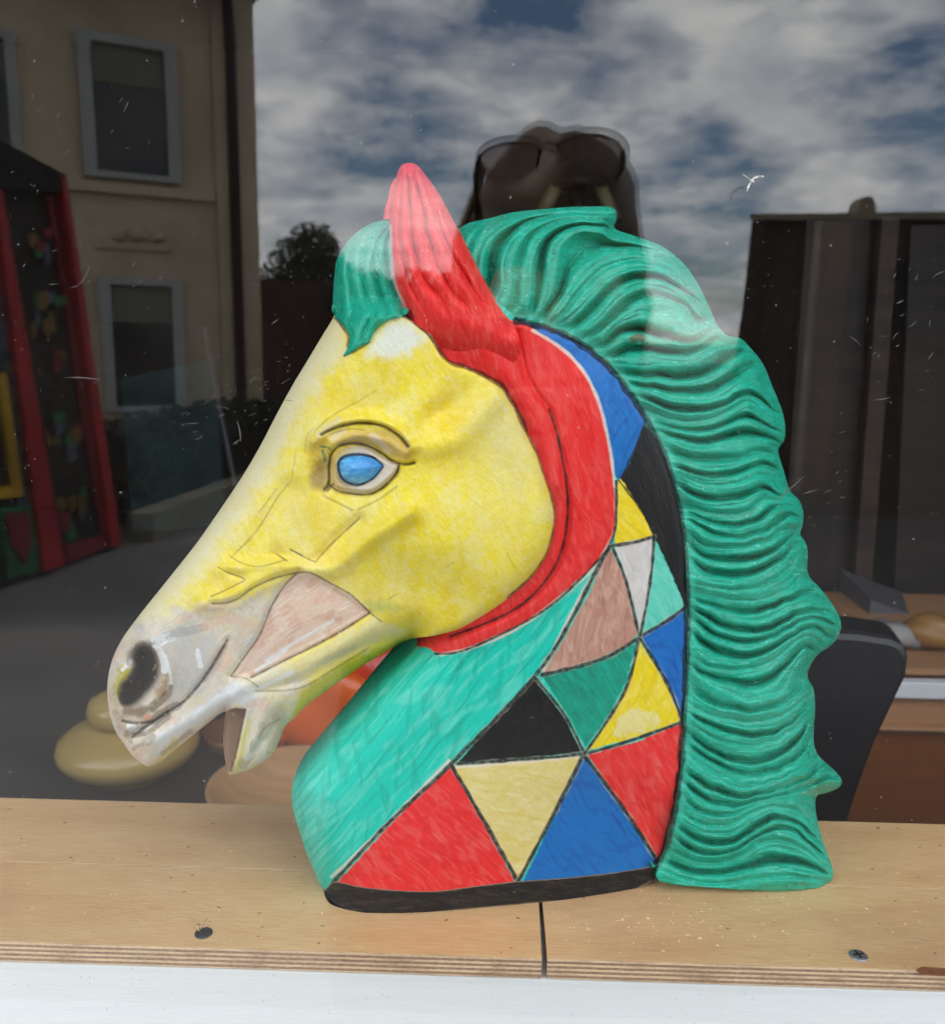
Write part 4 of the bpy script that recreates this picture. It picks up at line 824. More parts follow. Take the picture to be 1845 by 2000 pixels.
    sm_ = sdf_local(x, y, MOUTH, 10); C = put(C, sst(-1, 1, sm_)*.97, G(146, 118, 96)); C = pline(C, x, y, [(480, 1386), (472, 1420), (460, 1475), (452, 1505)], 2.0, G(80, 58, 46), .8, 205)
    for k, (ln, wd, col, op) in enumerate((([(250, 1432), (280, 1420), (312, 1400), (345, 1378)], 8, G(112, 98, 90), .55), ([(262, 1462), (285, 1448), (300, 1440)], 7, G(120, 108, 104), .5), ([(318, 1470), (345, 1450), (372, 1430)], 5, G(110, 110, 112), .5), ([(310, 1250), (350, 1236), (400, 1226)], 9, G(150, 146, 144), .5), ([(228, 1390), (240, 1420), (256, 1448)], 7, G(150, 122, 96), .5),
        ([(398, 1330), (424, 1290), (438, 1262)], 7, G(140, 128, 120), .45), ([(410, 1220), (450, 1205), (480, 1215)], 11, G(222, 182, 152), .5), ([(440, 1300), (462, 1262), (485, 1225)], 11, G(220, 190, 165), .5), ([(345, 1215), (400, 1190), (440, 1186)], 8, G(216, 178, 150), .45), ([(300, 1385), (322, 1362), (334, 1342)], 6, G(96, 76, 56), .6), ([(252, 1296), (262, 1270), (280, 1256)], 6, G(120, 112, 106), .6),
        ([(510, 1420), (495, 1460), (475, 1495)], 8, G(128, 138, 120), .5), ([(540, 1400), (545, 1430), (525, 1465)], 7, G(176, 156, 116), .5), ([(480, 1480), (500, 1470), (515, 1450)], 5, G(212, 206, 196), .6), ([(380, 1400), (420, 1370), (455, 1350)], 6, G(228, 232, 234), .6), ([(560, 1330), (620, 1298), (690, 1262)], 6, G(190, 180, 150), .5), ([(470, 1175), (430, 1196), (400, 1200)], 6, G(236, 226, 170), .5))):
        C = pline(C, x, y, ln, wd, col, op, 520+k, 5, .8)  # grey, pink and pale smears; dark shading of the lips painted in
    # green splash at the eye, pink chip
    C = pline(C, x, y, [(626, 872), (640, 874), (645, 878)], 2.4, G(40, 120, 90), .9, 206); C = pline(C, x, y, [(630, 880), (634, 892), (635, 900)], 2.6, G(60, 130, 100), .8, 207)
    C = put(C, soft(x, y, [(280, 1400), (290, 1395), (298, 1400), (290, 1408), (282, 1409)], 1.5, 208, 1), G(232, 168, 140))
    C = put(C, soft(x, y, [(714, 1178), (760, 1176), (790, 1188), (760, 1200), (730, 1198)], 10, 209)*.45, G(150, 170, 110))
    # charcoal and pencil drawing, with jaw-edge and lip shading put into the paint
    for k, (ln, wd, col, op) in enumerate(((L_brow, 2.3, G(60, 46, 36), .8), (L_lidu, 2.2, G(52, 40, 34), .85), (L_lidl, 2.0, G(52, 40, 34), .8), ([(640, 958), (646, 950), (652, 945)], 2, INK, .8), ([(783, 614), (796, 621), (817, 635), (841, 656), (859, 687), (880, 708), (915, 719), (957, 740), (981, 757), (1006, 796), (1027, 841), (1051, 887), (1069, 943), (1083, 985), (1084, 1020), (1077, 1059), (1061, 1096), (1034, 1132), (993, 1168)], 4.2, G(70, 62, 30), .85),
        (L_pinkA, 1.8, GREY, .8), (L_pinkB, 1.6, GREY, .8), (L_pinkC, 2.2, G(70, 60, 55), .85), (L_tend, 1.6, GREY, .8), (L_lip, 2.6, G(60, 54, 52), .85), (L_lip2, 3.0, G(58, 48, 44), .8), ([(262, 1436), (290, 1430), (330, 1398)], 5, G(90, 80, 76), .6),
        ([(427, 1108), (445, 1118), (477, 1131), (462, 1142), (440, 1153), (412, 1165)], 1.3, GREY, .8), ([(448, 1085), (475, 1101), (510, 1106), (556, 1094)], 1.1, GREY, .6), ([(540, 1082), (560, 1095)], 1.4, GREY, .8), ([(568, 1074), (612, 1096), (622, 1090), (650, 1060), (702, 1012)], 1.3, GREY, .8), ([(566, 1072), (590, 1084)], 1.2, GREY, .7),
        ([(450, 1090), (500, 1040), (540, 975), (568, 940)], 1.0, GREY, .45), ([(460, 1080), (505, 1030), (545, 965)], 1.0, GREY, .4), ([(500, 1010), (540, 955)], 1.2, GREY, .4), ([(570, 935), (578, 880)], 1, GREY, .35), ([(632, 968), (664, 984), (688, 996)], 2.2, GREY, .45), ([(700, 995), (740, 975), (775, 950)], 2.0, GREY, .4), ([(614, 844), (640, 818), (690, 788)], 1.0, GREY, .5), ([(595, 885), (600, 850), (612, 838)], 1.0, GREY, .35), ([(690, 790), (735, 762)], .9, GREY, .4), ([(642, 848), (680, 838), (712, 840)], 1.2, GREY, .5),
        ([(452, 1321), (480, 1325), (505, 1342)], 1.4, GREY, .6), ([(500, 1350), (560, 1348), (600, 1338), (660, 1302), (720, 1266)], 2.2, G(110, 98, 50), .5), ([(990, 1080), (1005, 1110)], 1, GREY, .4), ([(870, 1110), (885, 1098)], 1, GREY, .4), ([(760, 1170), (775, 1160)], 1, GREY, .5), ([(656, 622), (670, 640), (681, 658), (678, 676)], 3.0, INK, .8), ([(688, 690), (704, 680), (722, 668)], 1.8, INK, .7), ([(505, 1440), (520, 1420), (545, 1405)], 2, G(100, 84, 60), .5))):
        C = pline(C, x, y, ln, wd, col, op, 220+k)
    n = vn(x/2.0, y/2.0, 510); C = put(C, (n > .988)*.5, G(90, 78, 40))
    C = put(C, sst(.83, .86, vn(x/7, y/12, 511))*sst(.5, .6, fbm(x/60, y/60, 512))*.55, G(222, 212, 190))
    return C
def c_green(x, y, ang=6, seed=250):
    C = np.repeat(G(0, 166, 138)[None], len(x), 0)
    C = brushed(C, x, y, ang, G(6, 188, 160), G(0, 146, 118), seed, .5, .6, 44, 5)
    C = put(C, sst(.62, .75, fbm(x/26, y/20, seed+11, 3))*.3, G(20, 192, 166))
    C = put(C, sst(.80, .86, streak(x, y, ang, 16, 2.6, seed+5))*.6, G(130, 226, 206))
    C = put(C, sst(.80, .84, vn(x/9, y/6, seed+13))*sst(.55, .7, vn(x/40, y/40, seed+14))*.6, G(96, 128, 100))
    C = put(C, sst(.86, .9, vn(x/6, y/5, seed+15))*sst(.6, .7, vn(x/50, y/50, seed+16))*.7, G(180, 220, 200))
    return C
def c_mane(x, y):
    _, _, gxx, gyy = phi_eval(x, y); ang = np.degrees(np.arctan2(gxx, -gyy)); ang = np.where(np.abs(ang) > 90, ang-180*np.sign(ang), ang)
    C = c_green(x, y, 4)
    ph = phi_eval(x, y)[0]
    C = put(C, sst(.60, .78, vn(ph*9, (x+y*.3)/60, 264))*.3, G(24, 192, 164)); C = put(C, sst(.6, .8, vn(ph*7, (x+y*.3)/50, 266))*.35, G(0, 136, 110))
    C = put(C, (1-sst(5, 9, line_local(x, y, [(1236, 662), (1246, 658), (1254, 661)], 14)))*.8, G(110, 96, 72))
    C = pline(C, x, y, MLINE, 6.0, G(28, 34, 32), .85, 268, 4, .5)
    C = put(C, (1-sst(3, 8, np.abs(pdist(x, y, S_ml[::3])-11)))*.35*vn(x/12, y/12, 269), G(110, 206, 186))
    return C
def c_fore(x, y):
    C = c_green(x, y, 75, 280); C = pline(C, x, y, [(745, 640), (764, 628), (780, 622)], 5, G(160, 210, 200), .6, 281)
    C = pline(C, x, y, [(764, 470), (766, 530), (774, 565)], 4, G(196, 206, 214), .55, 282); C = pline(C, x, y, [(657, 622), (674, 640), (682, 659), (679, 677)], 2, INK, .6, 283); return C
def c_ear(x, y):
    C = np.repeat(G(232, 66, 65)[None], len(x), 0); C = brushed(C, x, y, 74, G(240, 112, 104), G(214, 46, 52), 290, .6, .55, 60, 4)
    C = put(C, sst(.88, .94, streak(x, y, 80, 18, 3, 295))*.5, G(244, 206, 196))
    C = pline(C, x, y, [(762, 440), (764, 495), (766, 530), (773, 560), (784, 588), (800, 620)], 3.5, G(222, 196, 190), .7, 296); C = pline(C, x, y, [(838, 652), (858, 684), (882, 706)], 2.5, G(210, 190, 180), .5, 297)
    return C
def c_eye(x, y):
    C = np.repeat(G(66, 158, 214)[None], len(x), 0); C = brushed(C, x, y, -20, G(140, 202, 232), G(20, 124, 196), 300, .6, .5, 26, 2.6)
    C = put(C, np.exp(-((x-725)**2/26**2+(y-905)**2/22**2))*.5, G(10, 118, 200)); d = pdist(x, y, EYE, True); C = put(C, (1-sst(1.6, 3.4, d))*.9, G(34, 40, 52)); return C

horse = empty('horse_head_sculpture', (0.03, 0.083, SILL+0.0003), 'painted horse head sculpture with yellow face, red ear, green mane and coloured triangles', 'sculpture')
make_part('neck', NECKP, h_neck, c_neck, M_paint, horse, floor=True, label='neck painted with coloured triangles outlined in black')
make_part('plinth', BASEP, h_base, c_base, M_paint, horse, 1.6, 5, floor=True, label='black painted base band')
head = make_part('head', HEADP, h_head, c_head, M_paint, horse, label='yellow face with pink and grey muzzle')
make_part('mane', MANEP, h_mane, c_mane, M_manep, horse, floor=True, label='green wavy mane')
make_part('forelock', FORP, h_fore, c_fore, M_manep, horse, label='green forelock tuft')
make_part('ear', EARP, h_ear, c_ear, M_paint, horse, 1.6, 4, h_ear_back, label='upright red ear')
# the second ear on the far side
def shift(f, sg): return lambda x, y: -f(x+15, y-28) if sg else f(x+15, y-28)
EAR2 = EARP[(EARP[:, 1] < 600)]+np.array([-13., 26.]); EAR2[:, 0] += 0
make_part('ear', EAR2, lambda x, y: -24+9*dome(np.minimum(pdist(x+13, y-26, S_el), pdist(x+13, y-26, S_er))+.6, 30), lambda x, y: c_ear(x+13, y-26), M_paint, horse, 3, 5, lambda x, y: -24-12*dome(np.minimum(pdist(x+13, y-26, S_el), pdist(x+13, y-26, S_er))+.5, 30))
def h_eye(x, y):
    d = pdist(x, y, EYE, True); return h_head(x, y)*0+h_eye0+8.0*dome(d+.4, 36)-1.6+.05*(x-705)*0
h_eye0 = float(np.mean(h_head(np.array([660., 700., 752., 705.], np.float32), np.array([915., 884., 911., 950.], np.float32))))
EYEB = spline([tuple(p) for p in (EYE-EYE.mean(0))*1.06+EYE.mean(0)][::3], 3, True)
make_part('eye', EYEB, h_eye, c_eye, paint_mat('blue eye paint', .22, .5), horse, 1.4, 4, lambda x, y: np.full_like(x, h_eye0-8), label='blank blue eye')
# ------------------------------------------------------------------ things inside the shop, behind the shelf
TZ = 0.78                                         # display table top
M_table = mat('dark grey table top', (46, 44, 44), 0.55, 0.15, 4)
M_tleg = mat('dark table leg', (40, 34, 30), 0.6)
tb = empty('display_table', (-0.6, 1.2, 0.03), 'low dark grey display table behind the shelf carrying bowls and a vase', 'table')
box('table_top', (-2.4, 0.24, TZ-0.04), (0.45, 2.7, TZ), M_table, tb, 0.004)
for x in (-2.3, 0.35):
    for y in (0.32, 2.6): box('leg', (x-.03, y-.03, 0.0305), (x+.03, y+.03, TZ-0.0405), M_tleg, tb)
M_olive = mat('ochre glazed ceramic', (178, 152, 90), 0.22, 0.10, 6, 0, 60, 0.6)
M_wood = mat('turned pale wood', (190, 146, 100), 0.45, 0.12, 14, 0, 60, 0.4, (1, 6, 1))
M_brownw = mat('brown turned wood', (112, 74, 44), 0.45, 0.15, 14)
M_orange = mat('orange glazed ceramic', (226, 98, 28), 0.25, 0.15, 5, 0.1, 30, 0.6)
M_redor = mat('red orange glazed ceramic', (196, 62, 34), 0.25, 0.15, 5, 0.1, 30, 0.6)
# ochre vessel with a wide belly, set on the table
c = PZ(228, 1545, TZ); sc = (PX(370, 1450, c[1])[0]-PX(95, 1450, c[1])[0])/2
vs_ = empty('ceramic_vase', (c[0], c[1]+sc*.5, TZ+.0005), 'ochre glazed squat vase with wide round belly on the dark table', 'vase')
cc = (c[0], c[1]+sc*.5, TZ+.0005)
lathe('body', cc, [(r_*sc, z_*sc*.74) for r_, z_ in ((.50, 0), (.54, .05), (.56, .12), (.72, .22), (.90, .38), (.99, .56), (1.0, .68), (.95, .82), (.80, .98), (.60, 1.10), (.42, 1.16))], M_olive, vs_)
lathe('lid', (cc[0], cc[1], cc[2]+sc*.860), [(sc*.44, 0), (sc*.52, sc*.06), (sc*.55, sc*.18), (sc*.50, sc*.32), (sc*.30, sc*.42), (sc*.08, sc*.45)], M_olive, vs_)
def bowl(name, px, py, wpx, hgt, m, lab):
    c = PZ(px, py, TZ); r = (PX(px+wpx/2, py, c[1])[0]-PX(px-wpx/2, py, c[1])[0])/2
    o = lathe(name, (c[0], c[1]+r*.4, TZ+.0005), [(r*.45, 0), (r*.5, r*.03*hgt), (r*.8, r*.25*hgt), (r*.97, r*.55*hgt), (r, r*.8*hgt), (r*.95, r*.8*hgt), (r*.75, r*.35*hgt), (r*.3, r*.15*hgt)], m)
    return tag(o, lab, 'bowl')
bowl('wooden_bowl', 560, 1640, 340, 0.62, M_wood, 'pale turned wooden bowl just behind the shelf under the muzzle')
bowl('wooden_bowl', 455, 1480, 130, 0.9, M_brownw, 'small brown wooden bowl between the ochre vase and the orange ceramic')
c = PZ(625, 1475, TZ)
og = empty('ceramic_figure', (c[0], c[1]+.06, TZ+.0005), 'lumpy orange glazed ceramic figure lying behind the horse jaw', 'ceramic figure')
blob('body', (c[0], c[1]+.06, TZ+.062), (.125, .06, .075), M_orange, og, .25, 1.2, 3)
blob('head', (c[0]+.075, c[1]+.07, TZ+.105), (.052, .04, .05), M_redor, og, .2, 1.3, 5)
blob('foot', (c[0]-.075, c[1]+.035, TZ+.022), (.042, .03, .022), M_orange, og, .15, 1.3, 6)
blob('foot', (c[0]+.045, c[1]+.03, TZ+.022), (.042, .03, .022), M_orange, og, .15, 1.3, 7)
def sq(pts, Y): return [PX(a, b, Y) for a, b in pts]
# a leaning pale pole and dark canvases behind
M_pole = mat('pale grey pole', (66, 66, 72), 0.5)
p0, p1 = PX(398, 640, 1.9), PX(462, 960, 1.9)
d = (p1-p0)/(p1[2]-p0[2]); p2 = p0+d*(TZ+.002-p0[2])
tag(tube('leaning_pole', [p0, p1, p2], .006, M_pole), 'thin pale grey pole leaning in the dark behind the horse nose', 'pole')
M_dkcan = mat('dark teal canvas', (30, 46, 46), 0.7, 0.5, 6)
o = prism('leaning_canvas', [PX(235, 740, 2.45), PX(420, 700, 2.45), PX(440, 1020, 2.4), PX(262, 1048, 2.4)], (0, .02, 0), M_dkcan); tag(o, 'dark teal canvas leaning in the dark shop left of the pole', 'canvas')

# right side: chair, sideboard, boards
M_blk = mat('black leatherette', (24, 24, 26), 0.42, 0.2, 12, 0.08, 200, 0.5)
M_steel = mat('black steel', (20, 20, 22), 0.4)
CY_ = 0.42
ch = empty('chair', PX(1640, 1640, CY_)*[1, 1, 0]+[0, 0, .0305], 'black padded chair with rounded back standing behind the green mane', 'chair')
bk = prism('backrest', sq([(1580, 1238), (1600, 1233), (1680, 1238), (1740, 1247), (1765, 1258), (1777, 1282), (1772, 1322), (1740, 1390), (1712, 1450), (1682, 1530), (1650, 1630), (1500, 1650), (1530, 1300)], CY_), (0.004, .045, 0.006), M_blk, ch, 0.012)
b0 = PX(1520, 1700, CY_); b1 = PX(1640, 1700, CY_); sz = 0.56
box('seat', (b0[0]-.06, CY_+.02, sz-.07), (b1[0]+.08, CY_+.44, sz), M_blk, ch, 0.02)
for x in (b0[0]-.04, b1[0]+.06):
    tube('leg', [(x, CY_+.05, .0305), (x, CY_+.05, sz+.06)], .013, M_steel, ch); tube('leg', [(x, CY_+.40, .0305), (x, CY_+.40, sz-.071)], .013, M_steel, ch)
M_oak = mat('light brown wood', (168, 124, 88), 0.5, 0.1, 5, 0, 60, .4, (1, 1, 12))
M_brn = mat('red brown veneer', (122, 72, 38), 0.4, 0.12, 4, 0, 60, .4, (1, 1, 10))
M_wht = mat('white edging', (214, 216, 216), 0.5, 0.03)
BY = 1.0
p = lambda x, y: PX(x, y, BY)
sb = empty('sideboard', np.array([p(1800, 1500)[0]+.2, BY+.2, .0305]), 'brown wooden sideboard with white edge strip behind the black chair', 'sideboard')
xl = p(1560, 1450)[0]; xr = xl+1.1
z = lambda yy: float(p(1800, yy)[2])
box('top', (xl, BY, z(1318)), (xr, BY+.45, z(1306)), M_oak, sb)
box('edge_strip', (xl, BY-.012, z(1360)), (xr, BY+.012, z(1329)), M_wht, sb, .002)
box('upper_front', (xl, BY+.004, z(1416)), (xr, BY+.02, z(1362)), M_oak, sb)
box('ledge', (xl, BY-.012, z(1424)), (xr, BY+.02, z(1417)), M_oak, sb, .002)
box('carcass', (xl+.002, BY+.021, .0306), (xr-.002, BY+.44, z(1319)), M_brn, sb)
for k in range(3): box('door', (xl+.01+k*.36, BY+.004, .10), (xl+.36+k*.36, BY+.02, z(1432)), M_brn, sb, .003)
M_stone = [mat('pebble grey', (112, 112, 116), .6, .2, 20), mat('pebble pale', (150, 146, 142), .6, .2, 20), mat('pebble red', (110, 40, 36), .6, .2, 20)]
tpz = z(1306)
for k, (px, py, r, mi) in enumerate(((1700, 1262, .026, 1), (1725, 1255, .024, 1), (1748, 1268, .028, 1), (1765, 1250, .022, 2), (1782, 1262, .024, 0), (1722, 1225, .022, 0), (1752, 1222, .02, 0))):
    q = PX(px, py, BY+.10+.05*(py < 1240)); tag(blob('pebble', (q[0], q[1], tpz+r*.8+.0005), (r*1.2, r, r*.8), M_stone[mi], None, .08, 1, k, 20), ['pale pebble farthest from the amber parcel on the sideboard', 'pale pebble between two other pale pebbles on the sideboard', 'pale pebble touching the dark red pebble on the sideboard', 'small dark red pebble on the sideboard top', 'grey pebble nearest the amber parcel on the sideboard', 'grey pebble in the rear row under the tray, behind the pale ones', 'grey pebble in the rear row under the tray, behind the red one'][k], 'pebble', 'pebbles on the sideboard')
M_gold = mat('amber wrapped parcel', (150, 108, 58), .35, .35, 9, .3, 20)
q = PX(1815, 1290, BY+.1); tag(blob('amber_parcel', (q[0], q[1], tpz+.032), (.05, .04, .032), M_gold, None, .12, 1.4, 21), 'amber coloured crumpled parcel on the sideboard beside the pebbles', 'parcel')
M_tray = mat('slate tray', (84, 84, 90), .5, .1)
ta, tb_ = PX(1700, 1172, BY+.3), PX(1960, 1270, BY+.3)
o = prism('tilted_tray', [ta, tb_, tb_-np.array([0, 0, .05]), ta-np.array([0, 0, .05])], (0, .16, .02), M_tray); tag(o, 'slate grey tray propped on the sideboard behind the pebbles', 'tray')
M_bd = [mat('dark stained board', (36, 26, 20), .6, .5, 3, 0, 60, .4, (1, 1, 8)), mat('brown stained board', (52, 36, 26), .6, .5, 3, 0, 60, .4, (1, 1, 8))]
for k, (xa, xb, ya, xc, xd, yb, Y, lab) in enumerate(((1575, 1700, 430, 1500, 1640, 1500, 1.75, 'wide dark stained board leaning behind the chair'), (1722, 1756, 425, 1640, 1674, 1500, 1.70, 'narrow brown board leaning left behind the pebbles'), (1778, 1890, 440, 1730, 1840, 1500, 1.72, 'broad brown board leaning at the far right of the shop'))):
    o = prism('leaning_board', [PX(xa, ya, Y), PX(xb, ya, Y), PX(xd, yb, Y-.1), PX(xc, yb, Y-.1)], (0, .025, 0), M_bd[k % 2]); tag(o, lab, 'board', 'boards leaning in the shop')
# small black wall lamp with two pale arms, seen above the mane
M_cream = mat('cream lamp tube', (150, 140, 104), .4, .1)
M_lblk = mat('black lamp metal', (14, 13, 13), .35)
LY = 2.6
lp = empty('pendant_lamp', PX(1130, 322, LY), 'black hanging lamp with cream tube arms above the green mane', 'lamp')
q = PX(1130, 322, LY); s_ = (PX(1180, 350, LY)[0]-PX(1080, 350, LY)[0])/100
lathe('shade', (q[0], q[1], q[2]-30*s_), [(56*s_, -14*s_), (58*s_, -6*s_), (48*s_, 10*s_), (26*s_, 24*s_), (8*s_, 28*s_)], M_lblk, lp)
tube('stem', [q+[0, 0, -42*s_], q+[2*s_, 0, -90*s_], q+[2*s_, 0, -190*s_]], [20*s_, 13*s_, 11*s_], M_lblk, lp)
for sx in (-1, 1):
    a = q+np.array([sx*42*s_, -10*s_, -38*s_]); b = q+np.array([sx*74*s_, -10*s_, -104*s_])
    tube('lamp_tube', [a, b], 13*s_, M_cream, lp); tube('tube_collar', [b, b+(b-a)*.12], 16*s_, M_lblk, lp)
tube('cord', [q+[0, 0, -3*s_], (q[0], q[1], 2.7499)], 2.5*s_, M_lblk, lp)
# ------------------------------------------------------------------ the street behind the photographer, seen reflected in the pane
def V(px, py, Y): return mirror(PX(px, py, Y))     # real place of what shows mirrored at (px, py), Y metres beyond the glass
M_cream_w = mat('cream render', (190, 172, 144), .9, .16, 1.2, .1, 30)
M_trim = mat('grey white trim', (164, 164, 160), .7, .08, 3)
M_pane = mat('dark window glass', (30, 30, 32), .12, .2, 2, 0, 60, .6)
M_blind = mat('grey green blind', (112, 110, 96), .8, .05, 3)
M_pipe = mat('brown drainpipe', (58, 44, 40), .5, .1, 3)
M_eave = mat('dark eaves boards', (62, 50, 44), .8, .15, 3)
M_roof = mat('dark roof tiles', (70, 50, 44), .8, .2, 3)
P0 = PX(516, 900, 9.4); FA = math.radians(30); FU = np.array([-math.cos(FA), -math.sin(FA), 0]); FN = np.array([math.sin(FA), -math.cos(FA), 0])   # along the facade to the left, outwards
O0 = np.array([P0[0], P0[1], 0.0])
def fac(px, py):
    r = ray(px, py); t = ((O0-CAM)@FN)/(r@FN); q = CAM+r*t; return float((q-O0)@FU), float(q[2])
def fbox(name, s0, s1, z0, z1, d0, d1, m, parent=None):
    v = []
    for z_ in (z0, z1):
        for s_, d_ in ((s0, d0), (s1, d0), (s1, d1), (s0, d1)): v.append(mirror(O0+FU*s_+FN*d_+np.array([0, 0, z_])))
    o = mesh_obj(name, v, BF, m, parent); bm = bmesh.new(); bm.from_mesh(o.data); bmesh.ops.recalc_face_normals(bm, faces=bm.faces); bm.to_mesh(o.data); bm.free(); return o
hs = empty('town_house', mirror(O0), 'cream rendered two storey house with pale window surrounds across the street', 'house')
ztop = fac(300, -70)[1]; smax = fac(-160, 400)[0]+1.5
fbox('wall', 0, smax, 0, ztop+.25, -7, 0, M_cream_w, hs)
fbox('eaves', .05, smax+.3, ztop, ztop+.18, .003, .55, M_eave, hs)
fbox('corner_pilaster', .002, .42, 0, ztop-.01, .003, .06, M_cream_w, hs)
rf = [mirror(O0+FU*s_+FN*d_+np.array([0, 0, z_])) for s_, d_, z_ in ((-.35, .55, ztop+.185), (smax+.3, .55, ztop+.185), (smax+.3, -3.5, ztop+2.6), (-.35, -3.5, ztop+2.6), (-.35, -7.4, ztop+.27), (smax+.3, -7.4, ztop+.27))]
mesh_obj('roof', rf, [(0, 1, 2, 3), (3, 2, 5, 4), (0, 3, 4), (1, 5, 2), (0, 4, 5, 1)], M_roof, hs)
s0, z0 = fac(0, 353); s1, z1 = fac(444, 388); zs = (z0+z1)/2
fbox('string_course', .44, smax, zs-.04, zs+.05, .003, .07, M_cream_w, hs)
def window(x0, y0, x1, y1, blind=True):
    a, zt = fac(x0, y0); b, zb = fac(x1, y1); a, b = max(a, b), min(a, b); fwid = (a-b)*.13
    w_ = fbox('window', b+fwid*.9, a-fwid*.9, zb+fwid*.4, zt-fwid*.5, .004, .02, M_pane, hs)
    for nm, q in (('surround', (b, b+fwid, zb, zt)), ('surround', (a-fwid, a, zb, zt)), ('sill', (b+fwid, a-fwid, zb, zb+fwid*.5)), ('lintel', (b+fwid, a-fwid, zt-fwid*.7, zt))):
        fbox(nm, q[0], q[1], q[2], q[3], .005, .08, M_trim, w_)
    if blind: fbox('blind', b+fwid*1.1, a-fwid*1.1, zt-(zt-zb)*.33, zt-fwid*.75, .021, .03, M_blind, w_)
window(148, 60, 354, 362); window(-150, 40, 50, 345); window(192, 540, 364, 800); window(-120, 540, 20, 800)
a, zt = fac(185, 415); b, zb = fac(335, 492)
pl = fbox('relief_panel', b, a, zb, zt, .003, .03, M_cream_w, hs)
for k in range(3): 
    t_ = .25+.25*k; c = mirror(O0+FU*(b+(a-b)*t_)+FN*.03+np.array([0, 0, zb+(zt-zb)*.45])); blob('relief_ornament', c, (.12, .025, .07), M_cream_w, pl, .35, 2.5, k, 16)
sp_, _ = fac(462, 600); pp = [mirror(O0+FU*sp_+FN*.10+np.array([0, 0, q])) for q in (0.01, ztop-.5)] + [mirror(O0+FU*(sp_+.05)+FN*.22+np.array([0, 0, ztop-.25])), mirror(O0+FU*(sp_+.3)+FN*.5+np.array([0, 0, ztop-.02]))]
tube('drainpipe', pp, .055, M_pipe, hs)

# brown low building and a tree beside the house
M_brick = mat('dark reddish brick', (84, 62, 56), .9, .2, 3)
a, b = PX(500, 545, 14), PX(1010, 565, 14)
o = prism('garden_building', [mirror(q) for q in (a, b, b*[1, 1, 0], a*[1, 1, 0])], (0, -4, 0), M_brick); tag(o, 'low dark reddish brick outbuilding beside the cream house', 'building')
M_leaf = mat('dark foliage', (52, 60, 36), .8, .45, 3)
M_bark = mat('bark', (60, 48, 38), .9, .3, 8)
def leaf_cloud(name, centers, n, size, m, parent, seed):
    r = np.random.default_rng(seed); v = np.zeros((n*4, 3)); ce = np.array([c[0] for c in centers]); ra = np.array([c[1] for c in centers])
    k = r.integers(0, len(ce), n); dr = r.normal(size=(n, 3)); dr /= np.linalg.norm(dr, axis=1)[:, None]; p = ce[k]+dr*ra[k]*(r.random((n, 1))**.4)
    a = r.normal(size=(n, 3)); a /= np.linalg.norm(a, axis=1)[:, None]; b = np.cross(a, r.normal(size=(n, 3))); b /= np.linalg.norm(b, axis=1)[:, None]; s = size*r.uniform(.6, 1.4, (n, 1))
    v[0::4] = p+a*s; v[1::4] = p+b*s*.5; v[2::4] = p-a*s; v[3::4] = p-b*s*.5
    return mesh_obj(name, v, [(4*i, 4*i+1, 4*i+2, 4*i+3) for i in range(n)], m, parent)
tc_ = V(610, 560, 19); tr = empty('tree', tc_*[1, 1, 0], 'dark leafy tree rising behind the brick outbuilding', 'tree')
tube('trunk', [tc_*[1, 1, 0], tc_+[.1, 0, -.6], tc_+[0, 0, .4]], [.2, .13, .05], M_bark, tr)
cl = [(tc_+np.array([r_*math.cos(t_), r_*math.sin(t_), zz_]), np.array([.55, .55, .5])) for r_, t_, zz_ in [(0, 0, .85), (.35, 1, .6), (.4, 3, .5), (.45, 5, .45), (.75, .5, .1), (.8, 2.3, 0), (.75, 4, .1), (.8, 5.5, 0), (.5, 1.5, -.5), (.8, 3.3, -.5), (.9, 5, -.6), (.9, .3, -.6)]]
leaf_cloud('crown', cl, 9000, .055, M_leaf, tr, 5)
tb2 = V(800, 640, 13.5); t2 = empty('tree', tb2*[1, 1, 0], 'broad low dark tree standing before the brick outbuilding', 'tree')
tube('trunk', [tb2*[1, 1, 0], tb2+[.1, 0, -.3], tb2+[0, 0, .2]], [.16, .1, .05], M_bark, t2)
cl = [(V(xx_, yy_, 13.5+random.uniform(-.3, .3)), np.array([.42, .4, .36])) for xx_, yy_ in ((690, 590), (730, 575), (770, 590), (810, 570), (850, 585), (890, 575), (930, 590), (700, 650), (760, 650), (820, 650), (880, 650), (940, 650))]
leaf_cloud('crown', cl, 9000, .05, M_leaf, t2, 15)
rs0 = np.random.default_rng(31)
# painted kiosk front with red posts, standing across the street (seen reflected)
M_red = mat('crimson lacquer', (176, 34, 42), 0.5, 0.3, 4)
M_scr = mat('dark painted board', (40, 38, 32), 0.7, 0.6, 3)
M_yel = mat('yellow stencil paint', (206, 160, 30), 0.6, 0.3, 6)
M_grn = mat('green stencil paint', (44, 110, 66), 0.6, 0.3, 6)
M_nav = mat('slate blue painted wood', (84, 92, 106), 0.6, 0.25, 6)
M_mar = mat('maroon stencil paint', (132, 34, 40), 0.6, 0.35, 6)
M_och = mat('ochre stencil paint', (112, 86, 36), .6, .5, 6)
KA, KB = PZ(0, 1152, 0), PZ(237, 1064, 0); KU = (KB-KA)/np.linalg.norm(KB-KA); KN = np.array([KU[1], -KU[0], 0.0])
if (CAM-KA)@KN < 0: KN = -KN
def kp(px, py, out=0.0):
    r = ray(px, py); t = ((KA+KN*out-CAM)@KN)/(r@KN); q = CAM+r*t; q[2] = max(q[2], .006); return mirror(q)
scr = empty('painted_kiosk', mirror(KA*.5+KB*.5), 'painted kiosk with crimson posts, dark sloping top and yellow and green stencil panels', 'kiosk')
BK = mirror(-KN*.06)
